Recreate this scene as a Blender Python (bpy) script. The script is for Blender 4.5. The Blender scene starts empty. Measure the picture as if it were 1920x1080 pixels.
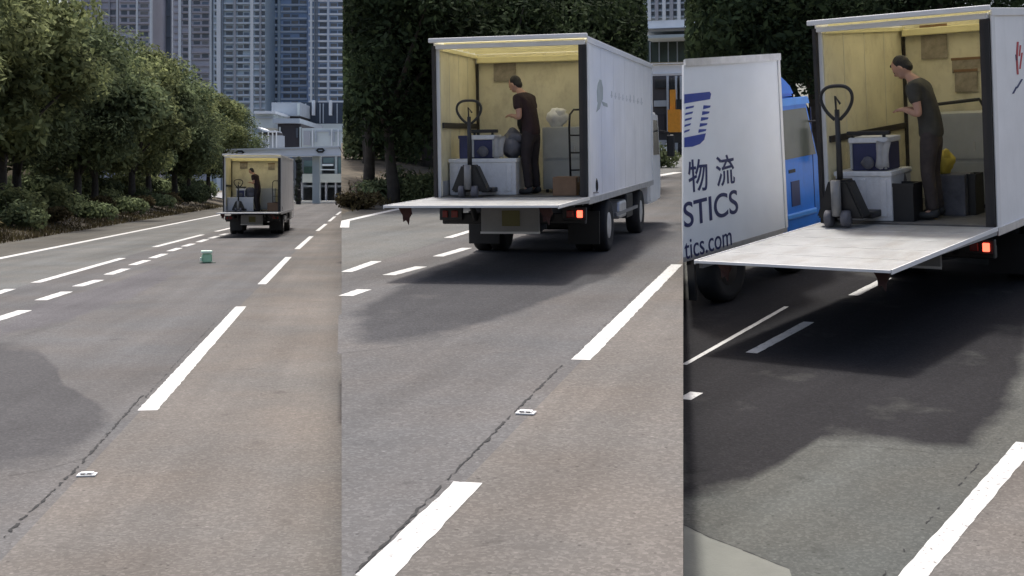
import bpy, bmesh, math, random
import numpy as np
from mathutils import Matrix, Vector
random.seed(7); rng = np.random.default_rng(11)
sc = bpy.context.scene
col = sc.collection

# ------------------------------------------------------------------ camera, sky, sun, exposure
F_PX, CX, CY = 2300.0, 960.0, 350.0
CAM = Vector((0, 0, 1.933))
cd = bpy.data.cameras.new('camera'); cam = bpy.data.objects.new('camera', cd); col.objects.link(cam)
cam.location = CAM; cam.rotation_euler = (math.radians(90), 0, 0)
cd.sensor_fit = 'HORIZONTAL'; cd.sensor_width = 36.0; cd.lens = 36.0 * F_PX / 1920.0
cd.shift_y = -(540 - CY) / 1920.0
cd.clip_start = 0.1; cd.clip_end = 5000
sc.camera = cam

SUN_EL, SUN_AZ = 70.0, 348.0           # azimuth clockwise from the view direction
w = bpy.data.worlds.new('World'); sc.world = w; w.use_nodes = True
nt = w.node_tree; bgn = nt.nodes['Background']
sky = nt.nodes.new('ShaderNodeTexSky'); sky.sky_type = 'NISHITA'; sky.sun_disc = False
sky.sun_elevation = math.radians(SUN_EL); sky.sun_rotation = math.radians(SUN_AZ)
sky.air_density = 0.9; sky.dust_density = 6.0; sky.ozone_density = 0.5
nt.links.new(sky.outputs[0], bgn.inputs[0]); bgn.inputs[1].default_value = 0.15
sd = bpy.data.lights.new('sun', 'SUN'); sun = bpy.data.objects.new('sun', sd); col.objects.link(sun)
sd.energy = 2.6; sd.angle = math.radians(6.0); sd.color = (1.0, 0.97, 0.92)
el, az = math.radians(SUN_EL), math.radians(SUN_AZ)
to_sun = Vector((math.sin(az) * math.cos(el), math.cos(az) * math.cos(el), math.sin(el)))
sun.rotation_euler = to_sun.to_track_quat('Z', 'Y').to_euler()
sun.location = (0, 0, 60)
sc.view_settings.view_transform = 'Standard'; sc.view_settings.look = 'None'
sc.view_settings.exposure = 0.5; sc.view_settings.gamma = 1.0
sc.view_settings.use_curve_mapping = False
sc.cycles.use_denoising = True
sc.cycles.max_bounces = 6; sc.cycles.transparent_max_bounces = 8

# ------------------------------------------------------------------ materials
MATS = {}
def mat(name, c, rough=0.6, metal=0.0, var=0.12, scale=3.0, bump=0.0, bscale=60.0, emit=0.0, spec=0.5):
    if name in MATS: return MATS[name]
    m = bpy.data.materials.new(name); m.use_nodes = True; MATS[name] = m
    n, l = m.node_tree.nodes, m.node_tree.links; b = n['Principled BSDF']
    b.inputs['Roughness'].default_value = rough; b.inputs['Metallic'].default_value = metal
    b.inputs['Specular IOR Level'].default_value = spec
    tc = n.new('ShaderNodeTexCoord')
    nz = n.new('ShaderNodeTexNoise'); nz.inputs['Scale'].default_value = scale; nz.inputs['Detail'].default_value = 5
    nz.inputs['Roughness'].default_value = 0.62
    l.new(tc.outputs['Object'], nz.inputs['Vector'])
    r = n.new('ShaderNodeValToRGB'); r.color_ramp.elements[0].position = 0.3; r.color_ramp.elements[1].position = 0.7
    r.color_ramp.elements[0].color = (*[x * (1 - var) for x in c], 1)
    r.color_ramp.elements[1].color = (*[min(1, x * (1 + var)) for x in c], 1)
    l.new(nz.outputs['Fac'], r.inputs[0]); l.new(r.outputs[0], b.inputs['Base Color'])
    if bump:
        n2 = n.new('ShaderNodeTexNoise'); n2.inputs['Scale'].default_value = bscale; n2.inputs['Detail'].default_value = 3
        l.new(tc.outputs['Object'], n2.inputs['Vector'])
        bp = n.new('ShaderNodeBump'); bp.inputs['Strength'].default_value = bump; bp.inputs['Distance'].default_value = 0.02
        l.new(n2.outputs['Fac'], bp.inputs['Height']); l.new(bp.outputs[0], b.inputs['Normal'])
    if emit:
        b.inputs['Emission Color'].default_value = (*c, 1); b.inputs['Emission Strength'].default_value = emit
    return m

def asphalt(name, c, patch=None):
    """blotchy road surface with visible aggregate; 'patch' fades to that colour by the edge attribute"""
    if name in MATS: return MATS[name]
    m = bpy.data.materials.new(name); m.use_nodes = True; MATS[name] = m
    n, l = m.node_tree.nodes, m.node_tree.links; b = n['Principled BSDF']
    b.inputs['Roughness'].default_value = 0.92; b.inputs['Specular IOR Level'].default_value = 0.08
    tc = n.new('ShaderNodeTexCoord')
    def noise(s, d, rgh=0.6, vec=None):
        z = n.new('ShaderNodeTexNoise'); z.inputs['Scale'].default_value = s; z.inputs['Detail'].default_value = d
        z.inputs['Roughness'].default_value = rgh; l.new(vec or tc.outputs['Object'], z.inputs['Vector']); return z
    def ramp(src, p0, v0, p1, v1):
        r = n.new('ShaderNodeMapRange'); r.inputs[1].default_value = p0; r.inputs[2].default_value = p1
        r.inputs[3].default_value = v0; r.inputs[4].default_value = v1; l.new(src, r.inputs[0]); return r.outputs[0]
    def mul(a, bb):
        k = n.new('ShaderNodeMath'); k.operation = 'MULTIPLY'; l.new(a, k.inputs[0]); l.new(bb, k.inputs[1]); return k.outputs[0]
    mp = n.new('ShaderNodeMapping'); mp.inputs['Scale'].default_value = (1.5, 0.05, 1); l.new(tc.outputs['Object'], mp.inputs[0])
    streak = ramp(noise(0.8, 4, vec=mp.outputs[0]).outputs['Fac'], 0.3, 0.80, 0.7, 1.14)
    blot = ramp(noise(0.35, 5).outputs['Fac'], 0.3, 0.86, 0.7, 1.13)
    vo = n.new('ShaderNodeTexVoronoi'); vo.inputs['Scale'].default_value = 55; l.new(tc.outputs['Object'], vo.inputs['Vector'])
    sepc = n.new('ShaderNodeSeparateColor'); l.new(vo.outputs['Color'], sepc.inputs[0])
    pw = n.new('ShaderNodeMath'); pw.operation = 'POWER'; l.new(sepc.outputs[0], pw.inputs[0]); pw.inputs[1].default_value = 2.2
    grain = ramp(pw.outputs[0], 0.0, 0.90, 1.0, 1.26)
    vo2 = n.new('ShaderNodeTexVoronoi'); vo2.inputs['Scale'].default_value = 24; l.new(tc.outputs['Object'], vo2.inputs['Vector'])
    sp2 = n.new('ShaderNodeSeparateColor'); l.new(vo2.outputs['Color'], sp2.inputs[0])
    chips = mul(ramp(sp2.outputs[1], .95, 1.0, .97, 1.3), ramp(sp2.outputs[0], .95, 1.0, .97, .65))
    dist = ramp(vo2.outputs['Distance'], .22, 1.0, .30, 0.0)
    cm = n.new('ShaderNodeMix'); cm.data_type = 'FLOAT'; l.new(dist, cm.inputs[0]); cm.inputs[2].default_value = 1.0; l.new(chips, cm.inputs[3])
    spots = ramp(noise(2.6, 3, .5).outputs['Fac'], .66, 1.0, .74, .78)
    fine = ramp(noise(190, 2).outputs['Fac'], 0.3, 0.9, 0.7, 1.1)
    v = mul(mul(mul(streak, blot), mul(grain, fine)), mul(cm.outputs[0], spots))
    src = n.new('ShaderNodeRGB'); src.outputs[0].default_value = (*c, 1); base = src.outputs[0]
    hue = n.new('ShaderNodeMix'); hue.data_type = 'RGBA'; hue.blend_type = 'MULTIPLY'
    hr = n.new('ShaderNodeValToRGB'); hr.color_ramp.elements[0].color = (1.025, 0.99, 0.965, 1); hr.color_ramp.elements[1].color = (0.98, 1.0, 1.025, 1)
    hr.color_ramp.elements[0].position = 0.35; hr.color_ramp.elements[1].position = 0.65
    l.new(noise(0.55, 3).outputs['Fac'], hr.inputs[0])
    hue.inputs[0].default_value = 1.0; l.new(base, hue.inputs[6]); l.new(hr.outputs[0], hue.inputs[7]); base = hue.outputs[2]
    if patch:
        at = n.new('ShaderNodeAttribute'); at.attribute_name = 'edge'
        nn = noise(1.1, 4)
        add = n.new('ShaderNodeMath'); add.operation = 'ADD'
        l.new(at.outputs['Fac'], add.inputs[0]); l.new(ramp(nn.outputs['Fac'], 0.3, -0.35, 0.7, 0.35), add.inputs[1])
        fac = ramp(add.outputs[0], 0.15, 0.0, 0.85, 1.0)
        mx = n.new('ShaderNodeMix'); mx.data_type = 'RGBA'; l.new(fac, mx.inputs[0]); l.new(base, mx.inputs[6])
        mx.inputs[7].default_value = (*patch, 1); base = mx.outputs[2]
    mm = n.new('ShaderNodeMix'); mm.data_type = 'RGBA'; mm.blend_type = 'MULTIPLY'; mm.inputs[0].default_value = 1.0
    l.new(base, mm.inputs[6]); l.new(v, mm.inputs[7]); l.new(mm.outputs[2], b.inputs['Base Color'])
    bp = n.new('ShaderNodeBump'); bp.inputs['Strength'].default_value = 0.3; bp.inputs['Distance'].default_value = 0.006
    l.new(vo.outputs['Distance'], bp.inputs['Height']); l.new(bp.outputs[0], b.inputs['Normal'])
    return m

def paint_mat(name='road_paint'):
    if name in MATS: return MATS[name]
    m = mat(name, (0.50, 0.50, 0.485), 0.7, var=0.12, scale=9)
    n, l = m.node_tree.nodes, m.node_tree.links; b = n['Principled BSDF']
    tc = n.new('ShaderNodeTexCoord'); z = n.new('ShaderNodeTexNoise'); z.inputs['Scale'].default_value = 26; z.inputs['Detail'].default_value = 6
    l.new(tc.outputs['Object'], z.inputs['Vector'])
    r = n.new('ShaderNodeMapRange'); r.inputs[1].default_value = 0.6; r.inputs[2].default_value = 0.68; l.new(z.outputs['Fac'], r.inputs[0])
    mx = n.new('ShaderNodeMix'); mx.data_type = 'RGBA'; l.new(r.outputs[0], mx.inputs[0])
    old = b.inputs['Base Color'].links[0].from_socket
    l.new(old, mx.inputs[6]); mx.inputs[7].default_value = (0.2, 0.19, 0.18, 1); l.new(mx.outputs[2], b.inputs['Base Color'])
    return m

def leaf_mat(name, c1, c2, trans=0.25):
    if name in MATS: return MATS[name]
    m = bpy.data.materials.new(name); m.use_nodes = True; MATS[name] = m
    n, l = m.node_tree.nodes, m.node_tree.links; b = n['Principled BSDF']
    b.inputs['Roughness'].default_value = 0.8; b.inputs['Specular IOR Level'].default_value = 0.06
    g = n.new('ShaderNodeNewGeometry'); r = n.new('ShaderNodeValToRGB')
    r.color_ramp.elements[0].color = (*c1, 1); r.color_ramp.elements[1].color = (*c2, 1)
    l.new(g.outputs['Random Per Island'], r.inputs[0])
    tc = n.new('ShaderNodeTexCoord'); z = n.new('ShaderNodeTexNoise'); z.inputs['Scale'].default_value = .55; z.inputs['Detail'].default_value = 2
    l.new(tc.outputs['Object'], z.inputs['Vector']); tone = n.new('ShaderNodeMapRange'); l.new(z.outputs['Fac'], tone.inputs[0])
    for i_, v_ in ((1, .35), (2, .65), (3, .55), (4, 1.7)): tone.inputs[i_].default_value = v_
    mu = n.new('ShaderNodeMix'); mu.data_type = 'RGBA'; mu.blend_type = 'MULTIPLY'; mu.inputs[0].default_value = 1.0
    l.new(r.outputs[0], mu.inputs[6]); l.new(tone.outputs[0], mu.inputs[7]); l.new(mu.outputs[2], b.inputs['Base Color'])
    t = n.new('ShaderNodeBsdfTranslucent'); l.new(mu.outputs[2], t.inputs[0])
    ms = n.new('ShaderNodeMixShader'); ms.inputs[0].default_value = trans
    l.new(b.outputs[0], ms.inputs[1]); l.new(t.outputs[0], ms.inputs[2]); l.new(ms.outputs[0], n['Material Output'].inputs[0])
    return m

def translucent_mat(name, c, fac=0.55):
    m = mat(name, c, 0.5, var=0.06, scale=2)
    n, l = m.node_tree.nodes, m.node_tree.links
    t = n.new('ShaderNodeBsdfTranslucent'); t.inputs[0].default_value = (*c, 1)
    ms = n.new('ShaderNodeMixShader'); ms.inputs[0].default_value = fac
    l.new(n['Principled BSDF'].outputs[0], ms.inputs[1]); l.new(t.outputs[0], ms.inputs[2])
    l.new(ms.outputs[0], n['Material Output'].inputs[0]); return m

M = dict(
    white=mat('white_panel', (0.84, 0.84, 0.835), 0.42, var=0.07, scale=1.3, bump=0.05, bscale=4),
    trim=mat('white_trim', (0.74, 0.74, 0.73), 0.4, var=0.06),
    alu=mat('aluminium', (0.6, 0.6, 0.6), 0.42, 0.7, var=0.14, scale=7),
    lift=mat('lift_deck', (0.29, 0.295, 0.295), 0.55, 0.15, var=0.16, scale=3.5, bump=0.25, bscale=45),
    cream=mat('cream_lining', (0.68, 0.63, 0.44), 0.6, var=0.1, scale=1.6),
    bulk=mat('bulkhead_lining', (0.64, 0.61, 0.48), 0.6, var=0.1, scale=1.6),
    yellow=mat('yellow_beam', (0.74, 0.68, 0.40), 0.5, var=0.08),
    roof=translucent_mat('fibreglass_roof', (0.88, 0.86, 0.74), 0.7),
    floor=mat('cargo_floor', (0.11, 0.105, 0.10), 0.7, var=0.25, scale=6),
    black=mat('black_steel', (0.012, 0.012, 0.013), 0.5, var=0.3),
    rubber=mat('tyre_rubber', (0.016, 0.016, 0.017), 0.85, var=0.3, scale=8),
    seal=mat('dark_seal', (0.03, 0.026, 0.024), 0.7, var=0.3),
    grey=mat('grey_steel', (0.22, 0.22, 0.22), 0.55, 0.3, var=0.2),
    plate=mat('plate_panel', (0.27, 0.27, 0.265), 0.6, var=0.12),
    yplate=mat('number_plate', (0.15, 0.14, 0.05), 0.5, var=0.08),
    red=mat('lamp_red', (0.16, 0.012, 0.010), 0.25, var=0.1),
    redlit=mat('lamp_lit', (1.0, 0.09, 0.05), 0.3, var=0.05, emit=3.0),
    flag=mat('dark_red_cloth', (0.045, 0.016, 0.014), 0.8, var=0.3),
    brownred=mat('brown_red', (0.13, 0.045, 0.03), 0.7, var=0.3),
    glass=mat('dark_glass', (0.03, 0.035, 0.04), 0.12, var=0.15),
    box=mat('white_plastic', (0.62, 0.62, 0.63), 0.55, var=0.12, scale=5, bump=0.25, bscale=9),
    carton=mat('brown_carton', (0.20, 0.12, 0.07), 0.8, var=0.2),
    navy=mat('navy_plastic', (0.025, 0.03, 0.09), 0.5, var=0.25),
    greybag=mat('grey_bag', (0.10, 0.10, 0.115), 0.75, var=0.3, scale=6, bump=0.5, bscale=8),
    cloth=mat('white_cloth', (0.66, 0.66, 0.66), 0.8, var=0.12, scale=8),
    paper=mat('paper_notice', (0.27, 0.24, 0.20), 0.7, var=0.35, scale=9),
    cab=mat('cabinet_grey', (0.37, 0.38, 0.37), 0.5, var=0.1),
    yellowbag=mat('yellow_bag', (0.42, 0.33, 0.05), 0.7, var=0.2),
    blue=mat('blue_paint', (0.02, 0.17, 0.62), 0.3, var=0.08),
    dblue=mat('dark_blue_trim', (0.008, 0.02, 0.09), 0.4, var=0.2),
    logoblue=mat('logo_blue', (0.018, 0.05, 0.30), 0.5, var=0.06),
    ink=mat('ink_navy', (0.016, 0.024, 0.10), 0.55, var=0.1),
    bark=mat('bark', (0.05, 0.042, 0.034), 0.9, var=0.4, scale=5, bump=0.8, bscale=14),
    skin=mat('skin', (0.44, 0.25, 0.18), 0.55, var=0.08, scale=9),
    hair=mat('hair', (0.012, 0.010, 0.009), 0.6, var=0.3, scale=40, bump=0.4, bscale=90),
    maroon=mat('maroon_shirt', (0.026, 0.011, 0.012), 0.85, var=0.25, scale=8, bump=1.0, bscale=9),
    olive=mat('olive_shirt', (0.045, 0.042, 0.034), 0.85, var=0.25, scale=8, bump=1.0, bscale=9),
    trousers=mat('dark_trousers', (0.022, 0.015, 0.016), 0.85, var=0.3, scale=8, bump=1.0, bscale=9),
    btrousers=mat('brown_trousers', (0.04, 0.03, 0.027), 0.85, var=0.3, scale=8, bump=1.0, bscale=9),
    shoe=mat('shoe', (0.02, 0.02, 0.02), 0.6, var=0.2),
    concrete=mat('concrete', (0.36, 0.36, 0.35), 0.8, var=0.15, scale=1.5, bump=0.2),
    earth=mat('leafy_earth', (0.075, 0.062, 0.042), 0.95, var=0.55, scale=2.2, bump=0.9, bscale=9),
    paint=paint_mat(),
    crack=mat('crack_fill', (0.02, 0.02, 0.02), 0.9, var=0.4, scale=20),
)
LEAF = leaf_mat('leaves_dark', (0.058, 0.075, 0.042), (0.175, 0.21, 0.105), .36)
LEAF2 = leaf_mat('leaves_olive', (0.075, 0.092, 0.045), (0.25, 0.275, 0.125), .4)
LEAFD = leaf_mat('leaves_deep', (0.018, 0.027, 0.016), (0.055, 0.078, 0.036), .28)
LEAF3 = leaf_mat('leaves_brown', (0.04, 0.03, 0.018), (0.10, 0.085, 0.04))

def grime(m, c=(0.24, 0.22, 0.19), amt=.55, sc_=(2.2, 2.2, .25)):
    n, l = m.node_tree.nodes, m.node_tree.links; b = n['Principled BSDF']
    tc = n.new('ShaderNodeTexCoord'); mp = n.new('ShaderNodeMapping'); mp.inputs['Scale'].default_value = sc_; l.new(tc.outputs['Object'], mp.inputs[0])
    z = n.new('ShaderNodeTexNoise'); z.inputs['Scale'].default_value = 2.4; z.inputs['Detail'].default_value = 7; z.inputs['Roughness'].default_value = .7; l.new(mp.outputs[0], z.inputs['Vector'])
    r = n.new('ShaderNodeMapRange'); l.new(z.outputs['Fac'], r.inputs[0])
    for i_, v_ in ((1, .5), (2, .78), (3, 0.0), (4, amt)): r.inputs[i_].default_value = v_
    mx = n.new('ShaderNodeMix'); mx.data_type = 'RGBA'; l.new(r.outputs[0], mx.inputs[0])
    l.new(b.inputs['Base Color'].links[0].from_socket, mx.inputs[6]); mx.inputs[7].default_value = (*c, 1); l.new(mx.outputs[2], b.inputs['Base Color']); return m
grime(M['white'], (0.5, 0.49, 0.47), amt=.25); grime(M['lift'], (0.20, 0.18, 0.15), .8, (1.4, .5, 1)); grime(M['cream'], (0.30, 0.24, 0.14), .5, (1, 1.5, 1)); grime(M['bulk'], (0.26, 0.22, 0.16), .55, (1.5, 1, 1)); grime(M['blue'], (0.02, 0.05, 0.12), .5, (1, 1, .4)); grime(M['box'], (0.3, 0.28, 0.25), .6, (2, 2, 2))
# ------------------------------------------------------------------ helpers
def link(o, parent=None):
    col.objects.link(o)
    if parent is not None: o.parent = parent
    return o
def tag(o, label, cat, group=None):
    o['label'] = label; o['category'] = cat
    if group: o['group'] = group
    return o
def setm(o, m):
    """put an object at a matrix (parentless objects)"""
    o.matrix_world = m; return o

class MB:
    def __init__(s): s.bm = bmesh.new()
    def box(s, x0, x1, y0, y1, z0, z1, bev=0.0, mtx=None):
        vs = [s.bm.verts.new(p) for p in ((x0,y0,z0),(x1,y0,z0),(x1,y1,z0),(x0,y1,z0),(x0,y0,z1),(x1,y0,z1),(x1,y1,z1),(x0,y1,z1))]
        fs = [s.bm.faces.new([vs[i] for i in q]) for q in ((3,2,1,0),(4,5,6,7),(0,1,5,4),(1,2,6,5),(2,3,7,6),(3,0,4,7))]
        if mtx is not None: bmesh.ops.transform(s.bm, matrix=mtx, verts=vs)
        if bev:
            es = set(e for f in fs for e in f.edges)
            bmesh.ops.bevel(s.bm, geom=list(es), offset=bev, segments=2, profile=0.5, affect='EDGES')
        return s
    def poly(s, pts):
        s.bm.faces.new([s.bm.verts.new(p) for p in pts]); return s
    def prism(s, pts, vec):
        """closed polygon swept by a vector"""
        a = [s.bm.verts.new(p) for p in pts]; b = [s.bm.verts.new(Vector(p) + Vector(vec)) for p in pts]
        n = len(a); s.bm.faces.new(a[::-1]); s.bm.faces.new(b)
        for i in range(n): s.bm.faces.new([a[i], a[(i+1) % n], b[(i+1) % n], b[i]])
        bmesh.ops.recalc_face_normals(s.bm, faces=s.bm.faces[:]); return s
    def tube(s, pts, r, seg=8, close=False):
        pts = [Vector(p) for p in pts]; n = len(pts); rings = []
        rr = r if isinstance(r, (list, tuple)) else [r] * n
        up = Vector((0.13, 0.21, 0.97))
        for i, p in enumerate(pts):
            if close: d = pts[(i+1) % n] - pts[i-1]
            else: d = pts[min(i+1, n-1)] - pts[max(i-1, 0)]
            d.normalize(); a = d.cross(up)
            if a.length < 0.05: a = d.cross(Vector((1, 0, 0)))
            a.normalize(); b = d.cross(a)
            rings.append([s.bm.verts.new(p + (a*math.cos(t) + b*math.sin(t)) * rr[i]) for t in [2*math.pi*k/seg for k in range(seg)]])
        for i in range(n if close else n-1):
            A, B = rings[i], rings[(i+1) % n]
            for k in range(seg): s.bm.faces.new([A[k], A[(k+1) % seg], B[(k+1) % seg], B[k]])
        if not close:
            s.bm.faces.new(rings[0][::-1]); s.bm.faces.new(rings[-1])
        return s
    def lathe_x(s, prof, seg=28, c=(0, 0, 0)):
        """profile of (x, radius) turned about the x axis"""
        rings = []
        for x, r in prof:
            rings.append([s.bm.verts.new((c[0]+x, c[1]+r*math.cos(t), c[2]+r*math.sin(t))) for t in [2*math.pi*k/seg for k in range(seg)]])
        for A, B in zip(rings, rings[1:]):
            for k in range(seg): s.bm.faces.new([A[k], A[(k+1) % seg], B[(k+1) % seg], B[k]])
        s.bm.faces.new(rings[0][::-1]); s.bm.faces.new(rings[-1]); return s
    def blob(s, c, r, seed=0, amp=0.15, sub=2):
        ret = bmesh.ops.create_icosphere(s.bm, subdivisions=sub, radius=1.0); rd = random.Random(seed)
        ph = [rd.uniform(0, 6) for _ in range(6)]
        for v in ret['verts']:
            p = v.co.copy(); k = 1 + amp*(math.sin(4*p.x+ph[0]) + math.sin(5*p.y+ph[1]) + math.sin(4.5*p.z+ph[2]) + 0.6*math.sin(9*p.x+8*p.z+ph[3]))/2
            v.co = Vector(c) + Vector((p.x*r[0], p.y*r[1], p.z*r[2])) * k
        return s
    def mesh(s, name, m, smooth=False):
        me = bpy.data.meshes.new(name); s.bm.to_mesh(me); s.bm.free(); me.materials.append(m)
        if smooth: me.shade_smooth()
        return me
    def build(s, name, m, parent=None, smooth=False):
        return link(bpy.data.objects.new(name, s.mesh(name, m, smooth)), parent)

def empty(name, mtx):
    o = bpy.data.objects.new(name, None); col.objects.link(o); o.matrix_world = mtx; o.empty_display_size = 0.2; return o
def copy_tree(o, parent=None):
    c = o.copy(); link(c); 
    if parent is not None: c.parent = parent
    for ch in list(o.children): copy_tree(ch, c)
    return c
def struct(o): o['kind'] = 'structure'; return o

class Bay:
    """one stretch of road: local x right, y along the road, z up; the camera stands h above its surface"""
    def __init__(s, yaw, pitch, roll, h):
        cy, sy, cp, sp, cr, sr = math.cos(yaw), math.sin(yaw), math.cos(pitch), math.sin(pitch), math.cos(roll), math.sin(roll)
        s.R = Matrix(((cy,sy,0),(-sy,cy,0),(0,0,1))) @ Matrix(((1,0,0),(0,cp,-sp),(0,sp,cp))) @ Matrix(((cr,0,-sr),(0,1,0),(sr,0,cr)))
        s.h = h
        s.M = Matrix.Translation(CAM) @ s.R.to_4x4() @ Matrix.Translation((0, 0, -h))
    def ray(s, px, py): return s.R.transposed() @ Vector((px-CX, F_PX, CY-py))
    def g(s, px, py, z=0.0):
        d = s.ray(px, py); t = (z - s.h)/d.z; return Vector((d.x*t, d.y*t, z))
    def aty(s, px, py, Y):
        d = s.ray(px, py); t = Y/d.y; return Vector((d.x*t, Y, s.h + d.z*t))
    def atx(s, px, py, X):
        d = s.ray(px, py); t = X/d.x; return Vector((X, d.y*t, s.h + d.z*t))
    def px(s, p):
        w_ = s.R @ (Vector(p) - Vector((0, 0, s.h))); return CX + F_PX*w_.x/w_.y
    def seam(s, px, y):
        """x where the bay's own boundary crosses road distance y"""
        a, b = s.g(px, 1000), s.g(px, 500); return a.x + (b.x-a.x)*(y-a.y)/(b.y-a.y)
    def T(s, x, y, z=0, rz=0): return s.M @ Matrix.Translation((x, y, z)) @ Matrix.Rotation(rz, 4, 'Z')

B1 = Bay(-0.112, 0, 0, 1.933); B2 = Bay(0.243, 0.041, 0.005, 1.756); B3 = Bay(0.697, 0.111, -0.005, 2.998)

# ------------------------------------------------------------------ ground, roads
A_GREY = asphalt('asphalt_grey', (0.112, 0.110, 0.109))
A_TAN = asphalt('asphalt_tan', (0.134, 0.125, 0.115))
A_SHOULDER = asphalt('asphalt_shoulder', (0.124, 0.126, 0.121))
A_EDGE = asphalt('asphalt_edge', (0.095, 0.092, 0.082))
A_DARK3 = asphalt('asphalt_dark', (0.11, 0.108, 0.11))
A_WARM3 = asphalt('asphalt_warm', (0.085, 0.088, 0.081))
A_FAR = asphalt('asphalt_far', (0.26, 0.26, 0.26))

gm = MB().poly([(-3000,-200,-2.4),(3000,-200,-2.4),(3000,4000,-2.4),(-3000,4000,-2.4)])
struct(gm.build('ground', M['earth']))

def sheet(bay, name, pts, m, z=0.0):
    o = MB().poly([(x, y, z) for x, y in pts]).build(name, m); o.matrix_world = bay.M; return struct(o)

J1 = [(-1.86, 3.5), (-2.0, 11), (-2.17, 21), (-2.3, 33), (-2.42, 50), (-2.52, 72), (-2.6, 150)]
I1 = [(-6.75, 3.5), (-6.82, 26), (-6.9, 50), (-7.1, 90), (-7.6, 150)]
E1 = [(-10.1, 3.5), (-10.1, 34), (-10.45, 80), (-11.4, 150)]
V1 = [(-12.3, 3.5), (-12.6, 40), (-13.6, 82), (-15, 150)]
def strip(bay, name, L, Rr, m, z=0.0): return sheet(bay, name, L + Rr[::-1], m, z)
seam1 = [(B1.seam(900, y), y) for y in (3.5, 40, 150)]
road1 = strip(B1, 'road', I1, J1, A_GREY)
lane1 = strip(B1, 'concrete_lane', J1, seam1, A_TAN)
sh1 = strip(B1, 'road_shoulder', E1, I1, A_SHOULDER)
ed1 = strip(B1, 'paved_edge', V1, E1, A_EDGE)
# far cross street and forecourt under the footbridge
sheet(B1, 'forecourt', [(-60, 150), (40, 150), (40, 420), (-60, 420)], A_FAR)

def verge(bay, name, line, out, steps, seed, clip_px=None, y_rng=None):
    """bank rising from a line at the road side, uneven"""
    rd = random.Random(seed); b = MB(); n = len(steps)
    ys = y_rng; rows = []
    def lx(y):
        for (xa, ya), (xb, yb) in zip(line, line[1:]):
            if ya <= y <= yb: return xa + (xb-xa)*(y-ya)/(yb-ya)
        return line[-1][0]
    for y in ys:
        row = []
        for i, (dx, z) in enumerate(steps):
            x = lx(y) - dx; zz = z + (rd.uniform(-.09, .09) if i > 0 else 0)
            if i > 0: x += rd.uniform(-.15, .15)
            if clip_px is not None:
                sx = bay.seam(clip_px, y)
                if x < sx:
                    x = sx; dxe = max(0, lx(y)-x); zz = bank_z(dxe) if dxe else 0.0
            row.append(b.bm.verts.new((x, y, zz)))
        rows.append(row)
    for r0, r1 in zip(rows, rows[1:]):
        for i in range(n-1): b.bm.faces.new([r0[i], r1[i], r1[i+1], r0[i+1]])
    bmesh.ops.remove_doubles(b.bm, verts=b.bm.verts[:], dist=1e-4)
    bmesh.ops.recalc_face_normals(b.bm, faces=b.bm.faces[:])
    o = b.build(name, M['earth'], smooth=True); o.matrix_world = bay.M; return struct(o)
BANK = [(0, 0.0), (0.5, 0.12), (1.6, 0.35), (3.0, 0.62), (5.0, 0.85), (8, 1.05), (14, 1.3), (30, 1.6), (60, 1.8)]
def bank_z(dx):
    for (a, za), (b_, zb) in zip(BANK, BANK[1:]):
        if a <= dx <= b_: return za + (zb-za)*(dx-a)/(b_-a)
    return 1.8
verge(B1, 'verge', V1, 1, BANK, 3, None, [3.5 + i*1.6 for i in range(92)])

# second stretch
J2 = [(-1.72, 2.6), (-1.8, 9), (-1.88, 17), (-2.0, 40), (-2.4, 125)]
I2 = [(-6.0, 2.6), (-6.2, 16), (-6.48, 24), (-6.9, 60), (-7.6, 125)]
E2 = [(-10.0, 2.6), (-10.15, 25), (-10.5, 31), (-11.5, 60), (-13, 125)]
V2 = [(-11.0, 2.6), (-11.2, 25), (-11.6, 31), (-12.8, 60), (-15, 125)]
def cliprow(bay, line, pxl=None, pxr=None):
    out = []
    for x, y in line:
        if pxl is not None: x = max(x, bay.seam(pxl, y))
        if pxr is not None: x = min(x, bay.seam(pxr, y))
        out.append((x, y))
    return out
def dense(line, step=0.5):
    out = []
    for (xa, ya), (xb, yb) in zip(line, line[1:]):
        n = max(1, int((yb-ya)/step))
        out += [(xa+(xb-xa)*i/n, ya+(yb-ya)*i/n) for i in range(n)]
    return out + [line[-1]]
def strip2(bay, name, L, Rr, m, pl, pr, z=0.0):
    L, Rr = cliprow(bay, dense(L), pl, pr), cliprow(bay, dense(Rr), pl, pr)
    b = MB(); pairs = list(zip(L, Rr))
    for (a, c), (a2, c2) in zip(pairs, pairs[1:]):
        if c[0]-a[0] < 1e-4 and c2[0]-a2[0] < 1e-4: continue
        b.poly([(a[0], a[1], z), (c[0], c[1], z), (c2[0], c2[1], z), (a2[0], a2[1], z)])
    bmesh.ops.remove_doubles(b.bm, verts=b.bm.verts[:], dist=1e-4)
    o = b.build(name, m); o.matrix_world = bay.M; return struct(o)
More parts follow.
